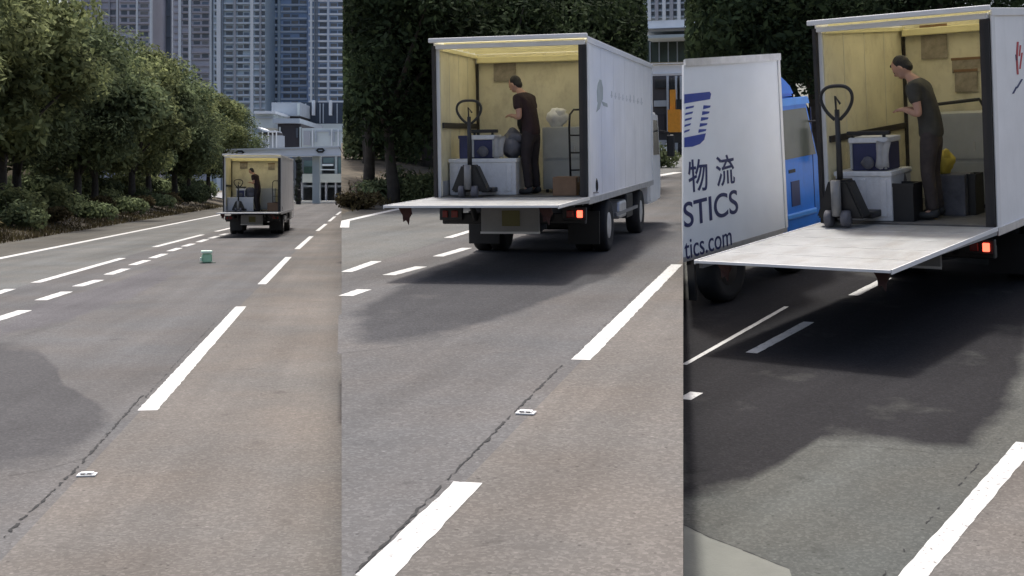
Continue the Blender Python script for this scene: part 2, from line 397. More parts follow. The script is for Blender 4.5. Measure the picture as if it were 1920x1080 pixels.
# rows need the same distances on both sides
def same(lines):
    ys = sorted(set(y for L in lines for _, y in L)); out = []
    for L in lines:
        r = []
        for y in ys:
            for (xa, ya), (xb, yb) in zip(L, L[1:]):
                if ya <= y <= yb: r.append((xa+(xb-xa)*(y-ya)/(yb-ya), y)); break
        out.append(r)
    return out
S1PX, S2PX = 640.5, 1281.0
R2 = [(30, 2.6), (30, 125)]
J2, I2, E2, V2s, R2 = same([J2, I2, E2, V2, R2])
road2 = strip2(B2, 'road', I2, J2, A_GREY, S1PX, S2PX)
lane2 = strip2(B2, 'concrete_lane', J2, R2, A_TAN, S1PX, S2PX)
sh2 = strip2(B2, 'road_shoulder', E2, I2, A_SHOULDER, S1PX, S2PX)
ed2 = strip2(B2, 'paved_edge', V2s, E2, A_EDGE, S1PX, S2PX)
verge(B2, 'verge', V2, 1, BANK, 5, S1PX, [2.6 + i*1.2 for i in range(102)])
# concrete side faces of the second stretch, down to the ground
def skirt(bay, px, y0, y1, drop, zt=-0.002):
    a, b_ = (bay.seam(px, y0), y0), (bay.seam(px, y1), y1)
    dn = bay.R.transposed() @ Vector((0, 0, -drop)); A, Bq = Vector((a[0], a[1], zt)), Vector((b_[0], b_[1], zt))
    o = MB().poly([A, Bq, Bq+dn, A+dn]).build('embankment', M['concrete'])
    o.matrix_world = bay.M; return struct(o)
skirt(B2, S1PX, 2.6, 125, 5); skirt(B2, S2PX, 2.6, 125, 7)

# third stretch
J3 = [(-2.6, 3.0), (-2.74, 6.6), (-2.92, 9.1), (-3.2, 16), (-3.6, 60)]
L3 = [(-40, 3.0), (-40, 60)]; R3 = [(14, 3.0), (14, 60)]
J3, L3, R3 = same([J3, L3, R3])
road3 = strip2(B3, 'road', L3, J3, A_WARM3, S2PX, None)
lane3 = strip2(B3, 'concrete_lane', J3, R3, A_TAN, S2PX, None)
skirt(B3, S2PX, 3.0, 60, 7)

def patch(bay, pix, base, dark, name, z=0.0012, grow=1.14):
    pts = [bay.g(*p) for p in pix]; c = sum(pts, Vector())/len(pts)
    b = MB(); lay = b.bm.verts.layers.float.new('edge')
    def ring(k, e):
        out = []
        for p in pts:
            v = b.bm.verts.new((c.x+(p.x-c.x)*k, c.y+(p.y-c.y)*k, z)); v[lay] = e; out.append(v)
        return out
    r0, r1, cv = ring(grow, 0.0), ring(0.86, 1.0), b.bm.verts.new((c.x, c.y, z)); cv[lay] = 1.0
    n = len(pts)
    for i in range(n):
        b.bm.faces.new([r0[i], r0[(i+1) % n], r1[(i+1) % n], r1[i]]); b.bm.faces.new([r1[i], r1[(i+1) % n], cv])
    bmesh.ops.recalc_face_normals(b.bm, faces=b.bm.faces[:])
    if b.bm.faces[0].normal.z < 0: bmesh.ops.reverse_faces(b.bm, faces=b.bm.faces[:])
    o = b.build('asphalt_and_shade_patch', asphalt(name, base, dark)); o.matrix_world = bay.M; return struct(o)

# painted markings: each dash is a part of its road
def dash(bay, road, p0, p1, wdt, z=0.0028, name='lane_dash'):
    a, b_ = bay.g(*p0), bay.g(*p1); d = (b_-a); d.z = 0; d.normalize(); nrm = Vector((d.y, -d.x, 0))*wdt/2
    o = MB()
    n = max(2, int((b_-a).length/0.09)); rd = random.Random(int(p0[0]*7+p0[1])); L, Rr = [], []
    for i in range(n+1):
        p = a + (b_-a)*i/n; j = rd.uniform(-.012, .012)
        L.append(o.bm.verts.new((p-nrm*(1+j*6)).to_tuple()[:2] + (z,))); Rr.append(o.bm.verts.new((p+nrm*(1+rd.uniform(-.075, .075))).to_tuple()[:2] + (z,)))
    for i in range(n): o.bm.faces.new([L[i], Rr[i], Rr[i+1], L[i+1]])
    q = o.build(name, M['paint'], road); return q
def poly_line(bay, road, line, wdt, name='edge_line', z=0.0028):
    o = MB(); pr = None
    for x, y in line:
        v = (o.bm.verts.new((x-wdt/2, y, z)), o.bm.verts.new((x+wdt/2, y, z)))
        if pr: o.bm.faces.new([pr[0], pr[1], v[1], v[0]])
        pr = v
    return o.build(name, M['paint'], road)

poly_line(B1, sh1, [(-10.02, 20), (-10.03, 34.5), (-10.25, 55), (-10.52, 82), (-11.2, 140)], 0.24)
for a, b_ in (((-100, 579), (20, 542)), ((67, 530), (230, 484)), ((290, 463), (380, 440)), ((405, 434), (435, 427))): dash(B1, sh1, a, b_, 0.2)
for a, b_ in (((-40, 610), (47, 582)), ((76, 563), (126, 547)), ((145, 537), (186, 525)), ((203, 515), (236, 504)), ((248, 497), (276, 488)), ((285, 484), (309, 476)),
              ((318, 471), (337, 465)), ((345, 462), (362, 457)), ((372, 454), (387, 449)), ((394, 447), (408, 443)), ((414, 441), (426, 438))): dash(B1, road1, a, b_, 0.22)
for a, b_ in (((276, 770), (452, 575)), ((491, 533), (541, 482)), ((557, 467), (584, 443)), ((595, 433), (611, 420)), ((617, 415), (628, 406)), ((631, 403), (639, 397))): dash(B1, lane1, a, b_, 0.17)
poly_line(B2, sh2, cliprow(B2, [(-10.05, 23.5), (-10.15, 25.5), (-10.35, 28), (-10.54, 31), (-11.3, 60), (-12.8, 125)], 646), 0.2)
for a, b_ in (((650, 510), (706, 490)), ((840, 446), (890, 431)), ((930, 420), (960, 411))): dash(B2, sh2, a, b_, 0.16)
for a, b_ in (((649, 555), (683, 543)), ((729, 516), (790, 500)), ((821, 481), (876, 465)), ((900, 457), (935, 447))): dash(B2, road2, a, b_, 0.18)
for a, b_ in (((700, 1083), (879, 905)), ((1089, 675), (1269, 496))): dash(B2, lane2, a, b_, 0.155)
for a, b_ in (((1228, 302), (1280, 293)), ((1226, 331), (1272, 323))): dash(B2, road2, a, b_, 0.5, z=0.004)
for a, b_ in (((1283, 684), (1475, 575)),): dash(B3, road3, a, b_, 0.06)
for a, b_ in (((1409, 662), (1517, 604)), ((1283, 749), (1306, 736)), ((1600, 554), (1664, 521))): dash(B3, road3, a, b_, 0.13)
dash(B3, lane3, (1700, 1094), (1925, 831), 0.15)

# cracks along the joint
def crack(bay, road, pix, wdt, seed, jag=0.02, gap=0.0):
    rd = random.Random(seed); o = MB(); P = [bay.g(*p) for p in pix]; pr = None
    for a, b_ in zip(P, P[1:]):
        n = max(2, int((b_-a).length/0.035))
        for i in range(n):
            p = a + (b_-a)*i/n; p = p + Vector((rd.uniform(-jag, jag), 0, 0)); ww = wdt*rd.uniform(0.15, 1.2)*(.35 + .65*abs(math.sin(i*.23+seed)))
            if rd.random() < gap: pr = None; continue
            v = (o.bm.verts.new((p.x-ww/2, p.y, .0042)), o.bm.verts.new((p.x+ww/2, p.y, .0042)))
            if pr: o.bm.faces.new([pr[0], pr[1], v[1], v[0]])
            pr = v
    return o.build('joint_crack', M['crack'], road)
crack(B1, lane1, [(-20, 1042), (30, 985), (130, 893), (170, 850), (268, 741)], 0.026, 1, jag=.01, gap=.035)
crack(B1, lane1, [(258, 762), (342, 668), (434, 573)], 0.015, 2, jag=.01, gap=.35)
crack(B2, lane2, [(668, 1075), (842, 897), (968, 770), (1055, 684)], 0.022, 3, jag=.008, gap=.035)
crack(B2, lane2, [(1074, 668), (1174, 570), (1256, 492)], 0.014, 4, jag=.008, gap=.4)
crack(B3, road3, [(1655, 1080), (1760, 955), (1882, 815)], 0.012, 5, jag=.008, gap=.5)

# darker road patches; near, mid and right ones have vehicle shade in their colour
patch(B1, [(-60, 640), (70, 655), (108, 692), (118, 722), (180, 752), (205, 775), (150, 840), (80, 860), (-60, 880)], (0.112, 0.110, 0.109), (0.076, 0.075, 0.077), 'painted_shade_near')  # bus shade painted into the road colour
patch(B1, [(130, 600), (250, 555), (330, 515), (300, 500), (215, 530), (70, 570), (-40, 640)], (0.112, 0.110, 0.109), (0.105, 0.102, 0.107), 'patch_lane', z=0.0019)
patch(B2, [(643, 660), (760, 645), (860, 625), (960, 592), (1050, 560), (1150, 520), (1210, 480), (1215, 440), (1080, 420), (900, 470), (760, 530), (643, 590)], (0.112, 0.110, 0.109), (0.058, 0.058, 0.061), 'painted_shade_mid', grow=1.02)  # soft shade by the middle truck, painted as darker road
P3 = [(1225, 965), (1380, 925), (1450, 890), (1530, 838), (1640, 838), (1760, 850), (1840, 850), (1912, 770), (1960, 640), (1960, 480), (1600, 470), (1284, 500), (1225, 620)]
patch(B3, P3, (0.085, 0.088, 0.081), (0.022, 0.0215, 0.023), 'patch_and_shade_right', grow=1.0)  # darker asphalt, blackened further to paint in the truck's shade
# pale slab with its dark joint at the near corner of the third stretch
sl = [B3.g(*p) for p in ((1282, 985), (1330, 1008), (1400, 1035), (1480, 1068), (1500, 1130), (1282, 1130))]
slab = MB().poly([(p.x, p.y, .0024) for p in sl]).build('concrete_slab', mat('pale_slab', (0.15, 0.155, 0.135), .85, var=.12, bump=.2)); slab.matrix_world = B3.M; struct(slab)
crack(B3, slab, [(1282, 985), (1330, 1008), (1400, 1035), (1480, 1068)], 0.05, 8, jag=.004)

# road studs
def stud(bay, px, py, label):
    p = bay.g(px, py); r = empty('road_stud', bay.T(p.x, p.y, 0.004) @ Matrix.Scale(.68, 4))
    b = MB(); b.prism([(-.09, -.06, 0), (.09, -.06, 0), (.09, .06, 0), (-.09, .06, 0)], (0, 0, .012)); b.box(-.065, .065, -.035, .035, .012, .03, bev=.008); b.build('housing', M['trim'], r)
    MB().box(-.05, -.01, -.037, -.034, .014, .026).build('reflector', M['black'], r)
    MB().box(.01, .05, -.037, -.034, .014, .026).build('reflector', M['black'], r)
    return tag(r, label, 'road stud', 'road studs on the lane joint')
stud(B1, 163, 892, 'white road stud beside the crack at lower left of the picture')
stud(B2, 986, 776, 'white road stud beside the crack below the middle truck')

# ------------------------------------------------------------------ trees
def leaf_verts(cent, rad, n, size, flat=0.7, seed=0):
    r = np.random.default_rng(seed)
    d = r.normal(size=(n, 3)); d /= np.linalg.norm(d, axis=1)[:, None]
    k = r.random(n)**0.45
    p = cent + d*k[:, None]*rad
    nz = d*0.8 + r.normal(size=(n, 3))*0.6 + np.array([0, 0, 0.5]); nz /= np.linalg.norm(nz, axis=1)[:, None]
    t = np.cross(nz, r.normal(size=(n, 3))); t /= np.linalg.norm(t, axis=1)[:, None]
    b = np.cross(nz, t); s = size*(0.6+0.8*r.random(n))[:, None]
    q = np.stack([p-t*s, p-b*s*0.45, p+t*s, p+b*s*0.45], axis=1)
    return q
def quads_mesh(name, q, m):
    n = len(q); me = bpy.data.meshes.new(name)
    me.vertices.add(4*n); me.vertices.foreach_set('co', q.reshape(-1).astype(np.float32))
    me.loops.add(4*n); me.loops.foreach_set('vertex_index', np.arange(4*n, dtype=np.int32))
    me.polygons.add(n); me.polygons.foreach_set('loop_start', np.arange(0, 4*n, 4, dtype=np.int32))
    me.update(calc_edges=True); me.validate(); me.materials.append(m); return me
def crown_points(h, r, th, seed, nc=26):
    rd = random.Random(seed); out = []
    for i in range(nc):
        for _ in range(50):
            x, y, z = rd.uniform(-1, 1), rd.uniform(-1, 1), rd.uniform(-1, 1)
            if x*x+y*y+z*z <= 1 and (x*x+y*y+z*z) > 0.12: break
        zz = th + (h-th)*(0.5+0.42*z); k = 1.0 if z < 0.1 else 0.92
        out.append((x*r*.82*k, y*r*.82*k, zz, rd.uniform(0.24, 0.42)*r))
    return out
def tree_meshes(h, r, th, seed, nleaf, lsize, lm, clip=None, nc=26):
    pts = crown_points(h, r, th, seed, nc); qs = []
    tot = sum(p[3]**2 for p in pts)
    for i, (x, y, z, cr) in enumerate(pts):
        qs.append(leaf_verts(np.array([x, y, z]), np.array([cr, cr, cr*.8]), int(nleaf*cr*cr/tot), lsize*(.7+.6*((i*37) % 11)/10), seed=seed*100+i))
    q = np.concatenate(qs)
    if clip is not None: q = q[clip(q)]
    b = MB(); rd = random.Random(seed+5)
    top = Vector((rd.uniform(-.3, .3), rd.uniform(-.3, .3), th + (h-th)*.45)); fork = Vector((rd.uniform(-.1, .1), rd.uniform(-.1, .1), th*.75))
    b.tube([(0, 0, -.4), (0.03, 0, .3), fork, top], [0.03*h, 0.022*h, 0.018*h, 0.006*h], 9)
    for i in range(7):
        x, y, z, cr = pts[i*3 % len(pts)]
        if clip is not None and not clip(np.array([[[x, y, z]]*4]))[0]: continue
        mid = (fork + Vector((x, y, z)))/2 + Vector((0, 0, .15*r))
        b.tube([fork + (top-fork)*rd.uniform(0, .4), mid, (x, y, z)], [0.011*h, 0.007*h, 0.002*h], 6)
    return quads_mesh('crown', q, lm), b.mesh('trunk', M['bark'], True)
def put_tree(meshes, mtx, label, group, cat='tree', name='roadside_tree'):
    e = empty(name, mtx)
    link(bpy.data.objects.new('trunk', meshes[1]), e); link(bpy.data.objects.new('crown', meshes[0]), e)
    return tag(e, label, cat, group)
T_VAR = [tree_meshes(12, 4.6, 2.0, 21, 24000, .17, LEAF, nc=46), tree_meshes(12.5, 4.9, 2.2, 22, 24000, .17, LEAF, nc=46),
         tree_meshes(11.5, 4.4, 1.9, 23, 22000, .17, LEAF2, nc=44), tree_meshes(12, 4.3, 2.2, 24, 22000, .17, LEAF2, nc=44)]
rd = random.Random(4)
FRONT = [(50, -17.6, 1.06), (57, -16.6, 1.04), (64, -17.8, .98), (72, -16.8, .92), (81, -17.8, .98), (90, -17.2, 1.0), (100, -17.8, 1.03), (111, -17.4, 1.03), (123, -18, 1.02), (136, -17.8, 1.02), (150, -17.6, 1.02)]
WORD = ['first', 'second', 'third', 'fourth', 'fifth', 'sixth', 'seventh', 'eighth', 'ninth', 'tenth', 'eleventh', 'twelfth', 'thirteenth', 'fourteenth', 'fifteenth']
for i, (y, x, s) in enumerate(FRONT):
    mtx = B1.T(x, y, bank_z(-13.2-x)-.1, rd.uniform(0, 6.28)) @ Matrix.Diagonal((s*rd.uniform(.95, 1.1), s*rd.uniform(.95, 1.1), s, 1))
    put_tree(T_VAR[(i+2) % 4], mtx, f'dark leafy roadside tree, {WORD[i]} from the left edge along the first road' if i else 'tallest dark roadside tree at the left edge of the picture', 'trees along the first road')
for i in range(10):
    y = 58 + i*10.5; x = -24.5 - rd.uniform(0, 2) - i*.3; s = rd.uniform(.98, 1.08)
    mtx = B1.T(x, y, bank_z(9)-.1, rd.uniform(0, 6.28)) @ Matrix.Diagonal((s*1.1, s*1.1, s, 1))
    put_tree(T_VAR[(i+1) % 4], mtx, f'dark tree of the back row along the first road, {WORD[i]} from the left', 'back row of trees along the first road')

def clip_fn(bay, loc, lo=None, hi=None):
    Mw = bay.M @ Matrix.Translation(loc); A = np.array(Mw)
    def f(q):
        c = q.reshape(-1, 3) @ A[:3, :3].T + A[:3, 3]; px = CX + F_PX*c[:, 0]/c[:, 1]; px = px.reshape(-1, 4)
        k = np.ones(len(q), bool)
        if lo is not None: k &= px.min(1) > lo
        if hi is not None: k &= px.max(1) < hi
        return k
    return f
# trees behind the second stretch: (pixel column, distance, height, radius, leaf)
T2 = [(690, 36, 8.6, 4.2, LEAFD), (735, 33, 8.4, 4.0, LEAFD), (830, 37, 8.8, 4.4, LEAFD), (930, 35, 8.0, 4.0, LEAFD), (1030, 39, 8.6, 4.2, LEAFD), (1108, 42, 8.4, 3.6, LEAFD),
      (690, 47, 10.5, 5.0, LEAFD), (800, 50, 11, 5.2, LEAFD), (900, 52, 11, 5.2, LEAFD), (1000, 54, 11, 5.2, LEAFD), (1090, 56, 11, 4.8, LEAFD)]
W2 = ['behind the middle road at the border of the left road', 'with its forked trunk left of the middle truck', 'right behind the left wall of the middle truck', 'over the left half of the middle truck roof',
      'over the right half of the middle truck roof', 'rightmost over the middle truck, beside the pale building']
for i, (px, Y, h, r, lm) in enumerate(T2):
    p = B2.aty(px, 300, Y); z = min(1.0, max(0.1, bank_z(max(0, -11.8-p.x)))) - .05
    loc = (p.x, Y, z)
    put_tree(tree_meshes(h, r, 1.6 if i < 6 else 2.0, 60+i, 20000 if i < 6 else 14000, .10 if i < 6 else .16, lm, clip_fn(B2, loc, S1PX+1, 1200 + (i % 3)*8), nc=36), B2.T(*loc),
             'dark tree ' + (W2[i] if i < 6 else f'in the second row behind the middle truck, {WORD[i-6]} from the left'), 'trees behind the middle truck')
T3 = [(1345, 24, 6.9, 3.0), (1450, 25, 6.6, 2.8), (1530, 27, 6.6, 2.6), (1400, 31, 8.4, 3.6), (1490, 33, 8.6, 3.6), (1620, 30, 9.6, 3.2), (1730, 31, 9.8, 3.2), (1850, 33, 10, 3.4)]
W3 = ['above the rear of the blue-cabbed truck', 'above the blue cab, its edge catching light', 'between the blue cab and the rightmost truck', 'in the second row above the blue-cabbed truck', 'in the second row above the blue cab', 'showing over the left end of the rightmost truck roof', 'showing over the middle of the rightmost truck roof', 'showing over the right end of the rightmost truck roof']
for i, (px, Y, h, r) in enumerate(T3):
    p = B3.aty(px, 300, Y); loc = (p.x, Y, 0)
    put_tree(tree_meshes(h, r, 1.9, 90+i, 15000, .085, LEAFD, clip_fn(B3, loc, S2PX+1, None), nc=30), B3.T(*loc), 'dark tree ' + W3[i], 'trees behind the right road')

# bushes on the verges
def bush_mesh(seed, r, h, n, ls, lm, clip=None):
    rd2 = random.Random(seed); qs = []
    for i in range(9):
        a = rd2.uniform(0, 6.28); k = rd2.uniform(0, .7)*r; cr = rd2.uniform(.3, .5)*r
        qs.append(leaf_verts(np.array([math.cos(a)*k, math.sin(a)*k, h*rd2.uniform(.25, .7)]), np.array([cr, cr, h*.35]), n//9, ls, seed=seed*31+i))
    q = np.concatenate(qs)
    return quads_mesh('foliage', q if clip is None else q[clip(q)], lm)
BV = [bush_mesh(1, 1.1, 1.2, 2200, .085, LEAF2), bush_mesh(2, 1.3, 1.0, 2200, .085, LEAF), bush_mesh(3, .9, .7, 1600, .07, LEAF3)]
stems = MB()
for k in range(6): stems.tube([(0, 0, -.1), (math.cos(k)*.25, math.sin(k)*.25, .35), (math.cos(k)*.5, math.sin(k)*.5, .75)], [.02, .014, .005], 5)
stem_me = stems.mesh('stem', M['bark'])
def bush(bay, x, y, z, s, v, label, group):
    e = empty('verge_bush', bay.T(x, y, z, random.uniform(0, 6)) @ Matrix.Scale(s, 4))
    link(bpy.data.objects.new('foliage', BV[v]), e); link(bpy.data.objects.new('stems', stem_me), e)
    return tag(e, label, 'bush', group)
BS = [(44, -14.0, 1.3, 2), (47, -15.0, 1.5, 0), (50, -14.3, 1.2, 1), (53.5, -15.0, 1.6, 0), (57, -14.4, 1.2, 2), (61, -15.2, 1.6, 0), (65, -14.7, 1.3, 1), (70, -15.4, 1.5, 2), (76, -15.2, 1.4, 1), (82, -15.4, 1.4, 2), (90, -15.8, 1.4, 1), (99, -15.9, 1.5, 2), (110, -16.2, 1.5, 1), (122, -16.6, 1.5, 1)]
for i, (y, x, s) in enumerate([b_[:3] for b_ in BS]):
    v = BS[i][3]
    bush(B1, x, y, bank_z(max(0, -13.1-x))-.08, s, v, ('brownish' if v == 2 else 'green') + f' bush on the left verge, {WORD[i]} from the left edge of the picture', 'bushes on the left verge')
for i in range(12):
    y = 52 + i*9.2
    bush(B1, -20.5 - (i % 3)*.8, y, .85, 2.3 + (i % 2)*.4, i % 2, f'tall dark understory bush between the tree trunks, {WORD[i]} from the left edge', 'understory bushes under the trees')
for i, (px, Y, s, v) in enumerate([(665, 30, .8, 2), (735, 34, 1.0, 1), (790, 33, .8, 0), (812, 38, 1.0, 1), (1212, 70, 1.5, 1)]):
    p = B2.aty(px, 300, Y)
    bush(B2, p.x, Y, bank_z(max(0, -11.8-p.x))-.08, s, v, ['low brown bush at the border left of the middle truck', 'low green bush under the forked tree behind the middle road', 'low green bush next to the left wall of the middle truck', 'farther green bush half hidden by the left wall of the middle truck', 'round bush beside the far building right of the middle truck'][i], 'bushes behind the middle road')
for i, (px, Y) in enumerate([(655, 50), (705, 54), (760, 52), (815, 56), (870, 60)]):
    p = B2.aty(px, 300, Y); loc = (p.x, Y, .8); e = empty('understory_bush', B2.T(*loc))
    link(bpy.data.objects.new('foliage', bush_mesh(70+i, 3.0, 3.0, 5200, .12, LEAF, clip_fn(B2, loc, S1PX+1, None))), e); link(bpy.data.objects.new('stems', stem_me), e)
    tag(e, f'tall dark understory bush behind the forked trees of the middle road, {WORD[i]} from the left', 'bush', 'understory bushes of the middle road')
# grass and litter along the verge foot
def tufts(bay, line, seed, n, y0, y1, lo=None):
    r = np.random.default_rng(seed); q = []
    ys = y0 + (y1-y0)*r.random(n)**1.6
    for y in ys:
        for (xa, ya), (xb, yb) in zip(line, line[1:]):
            if ya <= y <= yb: x0 = xa+(xb-xa)*(y-ya)/(yb-ya)
        dx = abs(r.normal())*1.1; z = bank_z(min(dx, 29)); x = x0 - dx + .15
        if lo and bay.px((x-.2, y, 0)) < lo: continue
        hh = r.uniform(.06, .22); a = r.uniform(0, 6.28); wv = np.array([math.cos(a), math.sin(a), 0])*.02
        lean = np.array([r.normal()*.07, r.normal()*.07, hh]); p = np.array([x, y, z-.02])
        q.append([p-wv, p+wv, p+lean+wv*.3, p+lean-wv*.3])
    o = link(bpy.data.objects.new('grass', quads_mesh('grass', np.array(q), LEAF3))); o.matrix_world = bay.M
    o['kind'] = 'stuff'; o['label'] = 'dry grass and litter along the foot of the verge'; o['category'] = 'grass'; return o
tufts(B1, V1, 1, 9000, 38, 120); tufts(B2, V2, 2, 5000, 20, 60, S1PX+2)

# ------------------------------------------------------------------ towers and podium behind the first road
W1 = Matrix.Identity(4)
def wx(px, Y): return (px-CX)/F_PX*Y
def wz(py, Y): return CAM.z + (CY-py)/F_PX*Y
def facade_mat(name, c): return mat(name, c, .7, var=.12, scale=.05)
TW = facade_mat('tower_purple', (0.44, 0.45, 0.51)); TWB = facade_mat('tower_teal', (0.40, 0.49, 0.55)); TWD = facade_mat('tower_blue', (0.31, 0.42, 0.60))
TWK = facade_mat('tower_dark', (0.19, 0.23, 0.28))
FIN = mat('fin_white', (0.72, 0.77, 0.80), .6, var=.06, scale=.05); FING = mat('fin_grey', (0.36, 0.38, 0.42), .6, var=.08, scale=.05)
BANDM = mat('band_pale', (0.55, 0.62, 0.70), .6, var=.15, scale=.1); BANDD = mat('band_dull', (0.40, 0.39, 0.44), .6, var=.2, scale=.1)
BANDW = mat('band_white', (0.78, 0.82, 0.86), .6, var=.15, scale=.1)
PANE = mat('tower_pane', (0.09, 0.105, 0.13), .15, var=.3, scale=.2)
PANE2 = mat('tower_pane_curtain', (0.20, 0.20, 0.20), .3, var=.3, scale=.2); PANE3 = mat('tower_pane_sky', (0.12, 0.16, 0.22), .15, var=.3, scale=.2)
def tower(px0, px1, Y, wall, bands, fins, floor_px, wins, label, y_low, jit=0, dep=26):
    x0, x1 = wx(px0, Y), wx(px1, Y); top = wz(-150, Y); zl = 0
    e = empty('tower_block', Matrix.Translation(((x0+x1)/2, Y, 0))); cx_ = (x0+x1)/2
    MB().box(x0-cx_, x1-cx_, 0, dep, zl, top).build('wall', wall, e)
    MB().box(x0-cx_-.6, x1-cx_+.6, -.6, dep+.6, top, top+1.5).build('parapet', FING, e)
    for pc, pw, mm in fins:
        c = wx(pc, Y)-cx_; hw = pw/2/F_PX*Y
        MB().box(c-hw, c+hw, -1.3, .05, zl, top-.5).build('fin', mm, e)
    fh = floor_px/F_PX*Y; z = wz(y_low, Y); k = 0
    bm_me = MB().box(x0-cx_+.3, x1-cx_-.3, -.75, .04, 0, fh*.26).mesh('floor_band', bands)
    wm = {}
    for pa, pb in wins:
        a, b_ = wx(pa, Y)-cx_, wx(pb, Y)-cx_
        wm[(pa, pb)] = [MB().box(a, b_, -.12, .06, fh*.34, fh*(.9-.06*q)).mesh('window', pm) for q, pm in enumerate((PANE, PANE, PANE2, PANE3))]
    while z < wz(-60, Y):
        o = link(bpy.data.objects.new('floor_band', bm_me), e); o.location.z = z
        for i, key in enumerate(wins):
            if random.Random(k*31+i+int(px0)).random() < jit: continue
            o = link(bpy.data.objects.new('window', random.Random(k*17+i*5+int(px0)).choice(wm[key])), e); o.location.z = z
        z += fh; k += 1
    return tag(e, label, 'tower block', 'residential towers behind the trees')
def cols(a, b_, n, w_):
    s = (b_-a)/n; return [(a+s*(i+.5)-w_/2, a+s*(i+.5)+w_/2) for i in range(n)]
tower(127, 222, 640, TW, BANDD, [(152, 2, FIN), (163, 2, FING), (189, 3, FIN), (206, 3, FING), (221, 3, FIN)], 14, cols(129, 150, 1, 12)+cols(154, 187, 2, 10)+cols(192, 219, 2, 9), 'purplish grey tower block at far left, thin pale fins', 130, .1)
tower(223, 286, 630, TW, BANDD, [(258, 3, FIN), (284, 4.5, FIN)], 13.5, cols(225, 256, 2, 11)+cols(260, 281, 1, 14), 'purplish grey tower block with pale fins, second from left', 140, .1)
tower(287, 324, 655, TWK, TWK, [(311, 2, FING), (323, 2.5, FIN), (303, 2, FING)], 40, [(305, 310)], 'narrow dark recessed tower, almost windowless, third from left', 150)
tower(325, 399, 625, TW, BANDD, [(338, 5, FIN), (357, 4.5, FIN), (396, 4, FIN)], 12.5, cols(341, 355, 1, 9)+cols(361, 393, 2, 12), 'tower block with three bright white fins, fourth from left', 175, .1)
tower(400, 498, 615, TWB, BANDM, [(411, 8, FIN), (418, 4, TWK), (441, 4, FING), (473, 5.5, FIN), (489, 3, FING)], 12.3, [(403, 406)]+cols(422, 438, 1, 12)+cols(445, 468, 2, 9)+cols(477, 487, 1, 7)+[(491, 497)], 'bluish grey tower block with wide double fin, fifth from left', 205, .12)
tower(499, 577, 640, TWD, BANDM, [(499, 3, FING), (506, 2.5, BANDM), (524, 5, TWB)], 12.6, [(500, 504)]+cols(510, 521, 1, 9)+cols(530, 576, 3, 13), 'blue tower block with pale floor lines, second from right', 200, .08)
tower(578, 700, 620, TWD, BANDW, [(584, 4, FIN), (591, 3, TWK), (595, 3, TWK), (616, 4, BANDM), (650, 4, BANDM)], 12.6, cols(599, 613, 1, 13)+cols(619, 647, 2, 12)+cols(653, 695, 3, 12), 'dark blue tower block with bright white floor lines, rightmost', 205)

def at_box(b, px0, px1, py0, py1, Y, dep, mtx=None):
    """front face at distance Y covering those columns and rows"""
    b.box(wx(px0, Y), wx(px1, Y), Y, Y+dep, wz(py1, Y), wz(py0, Y)); return b
GB = mat('podium_grey', (0.36, 0.41, 0.47), .7, var=.1, scale=.2); DB = mat('podium_dark', (0.03, 0.045, 0.075), .3, var=.2, scale=.2)
BRN = mat('podium_brown', (0.028, 0.026, 0.034), .7, var=.2, scale=.2); PALE = mat('podium_pale', (0.50, 0.56, 0.57), .7, var=.1, scale=.2)
TEALG = mat('teal_glass', (0.10, 0.16, 0.17), .2, var=.2, scale=.3); PWHITE = mat('podium_white', (0.66, 0.70, 0.74), .6, var=.08, scale=.3)
# dark glass podium
e = empty('podium_building', W1)
at_box(MB(), 564, 700, 192, 236, 420, 60).build('glass_wall', DB, e)
at_box(MB(), 561, 700, 232, 240, 418, 62).build('ledge', PALE, e)
for pc in (587, 619, 655): at_box(MB(), pc-2.5, pc+2.5, 188, 216, 417.5, 2).build('column', PWHITE, e)
for pc in (573, 600, 606, 632): at_box(MB(), pc-1, pc+1, 194, 231, 419.6, .35).build('mullion', GB, e)
tag(e, 'dark glass podium block with white columns under the rightmost tower', 'building')
e = empty('podium_building', W1)
at_box(MB(), 509, 563, 192, 217, 400, 60).build('wall', GB, e)
at_box(MB(), 557, 562, 194, 216, 399.5, .4).build('end_pier', PALE, e)
at_box(MB(), 511, 563, 217, 222, 403, 55).build('soffit', BRN, e)
tag(e, 'plain grey overhanging podium block above the brown hall', 'building')
e = empty('hall_building', W1)
at_box(MB(), 521, 564, 231, 290, 360, 40).build('wall', BRN, e)
at_box(MB(), 511, 562, 222, 231, 358, 44).build('roof_band', GB, e)
for pc in (524.5, 563): at_box(MB(), pc-1.5, pc+1.5, 238, 276, 359.4, .5).build('pier', PALE, e)
at_box(MB(), 555, 559, 240, 258, 359.5, .4).build('window', PANE, e)
tag(e, 'dark brown hall with pale corner piers behind the footbridge', 'building')
e = empty('arcade_building', W1)
at_box(MB(), 566, 700, 240, 290, 340, 40).build('wall', PALE, e)
for a, b_ in ((592, 618), (626, 652)):
    at_box(MB(), a, b_, 244, 247, 339.6, .35).build('arch_lintel', GB, e); at_box(MB(), a-1.5, a+1.5, 247, 266, 339.6, .35).build('arch_pier', GB, e); at_box(MB(), b_-1.5, b_+1.5, 247, 254, 339.6, .35).build('arch_pier', GB, e)
at_box(MB(), 569, 582, 245, 272, 339.7, .25).build('panel', FING, e)
for pc in (586, 622, 634): at_box(MB(), pc-1, pc+1, 242, 276, 339.5, .4).build('mullion', PWHITE, e)
tag(e, 'pale grey arcade wall with dark arches behind the right half of the footbridge', 'building')
e = empty('pavilion', W1)
at_box(MB(), 478, 513, 213, 240, 380, 30).build('wall', PALE, e)
at_box(MB(), 476, 516, 208, 213, 378, 34).build('roof', PWHITE, e)
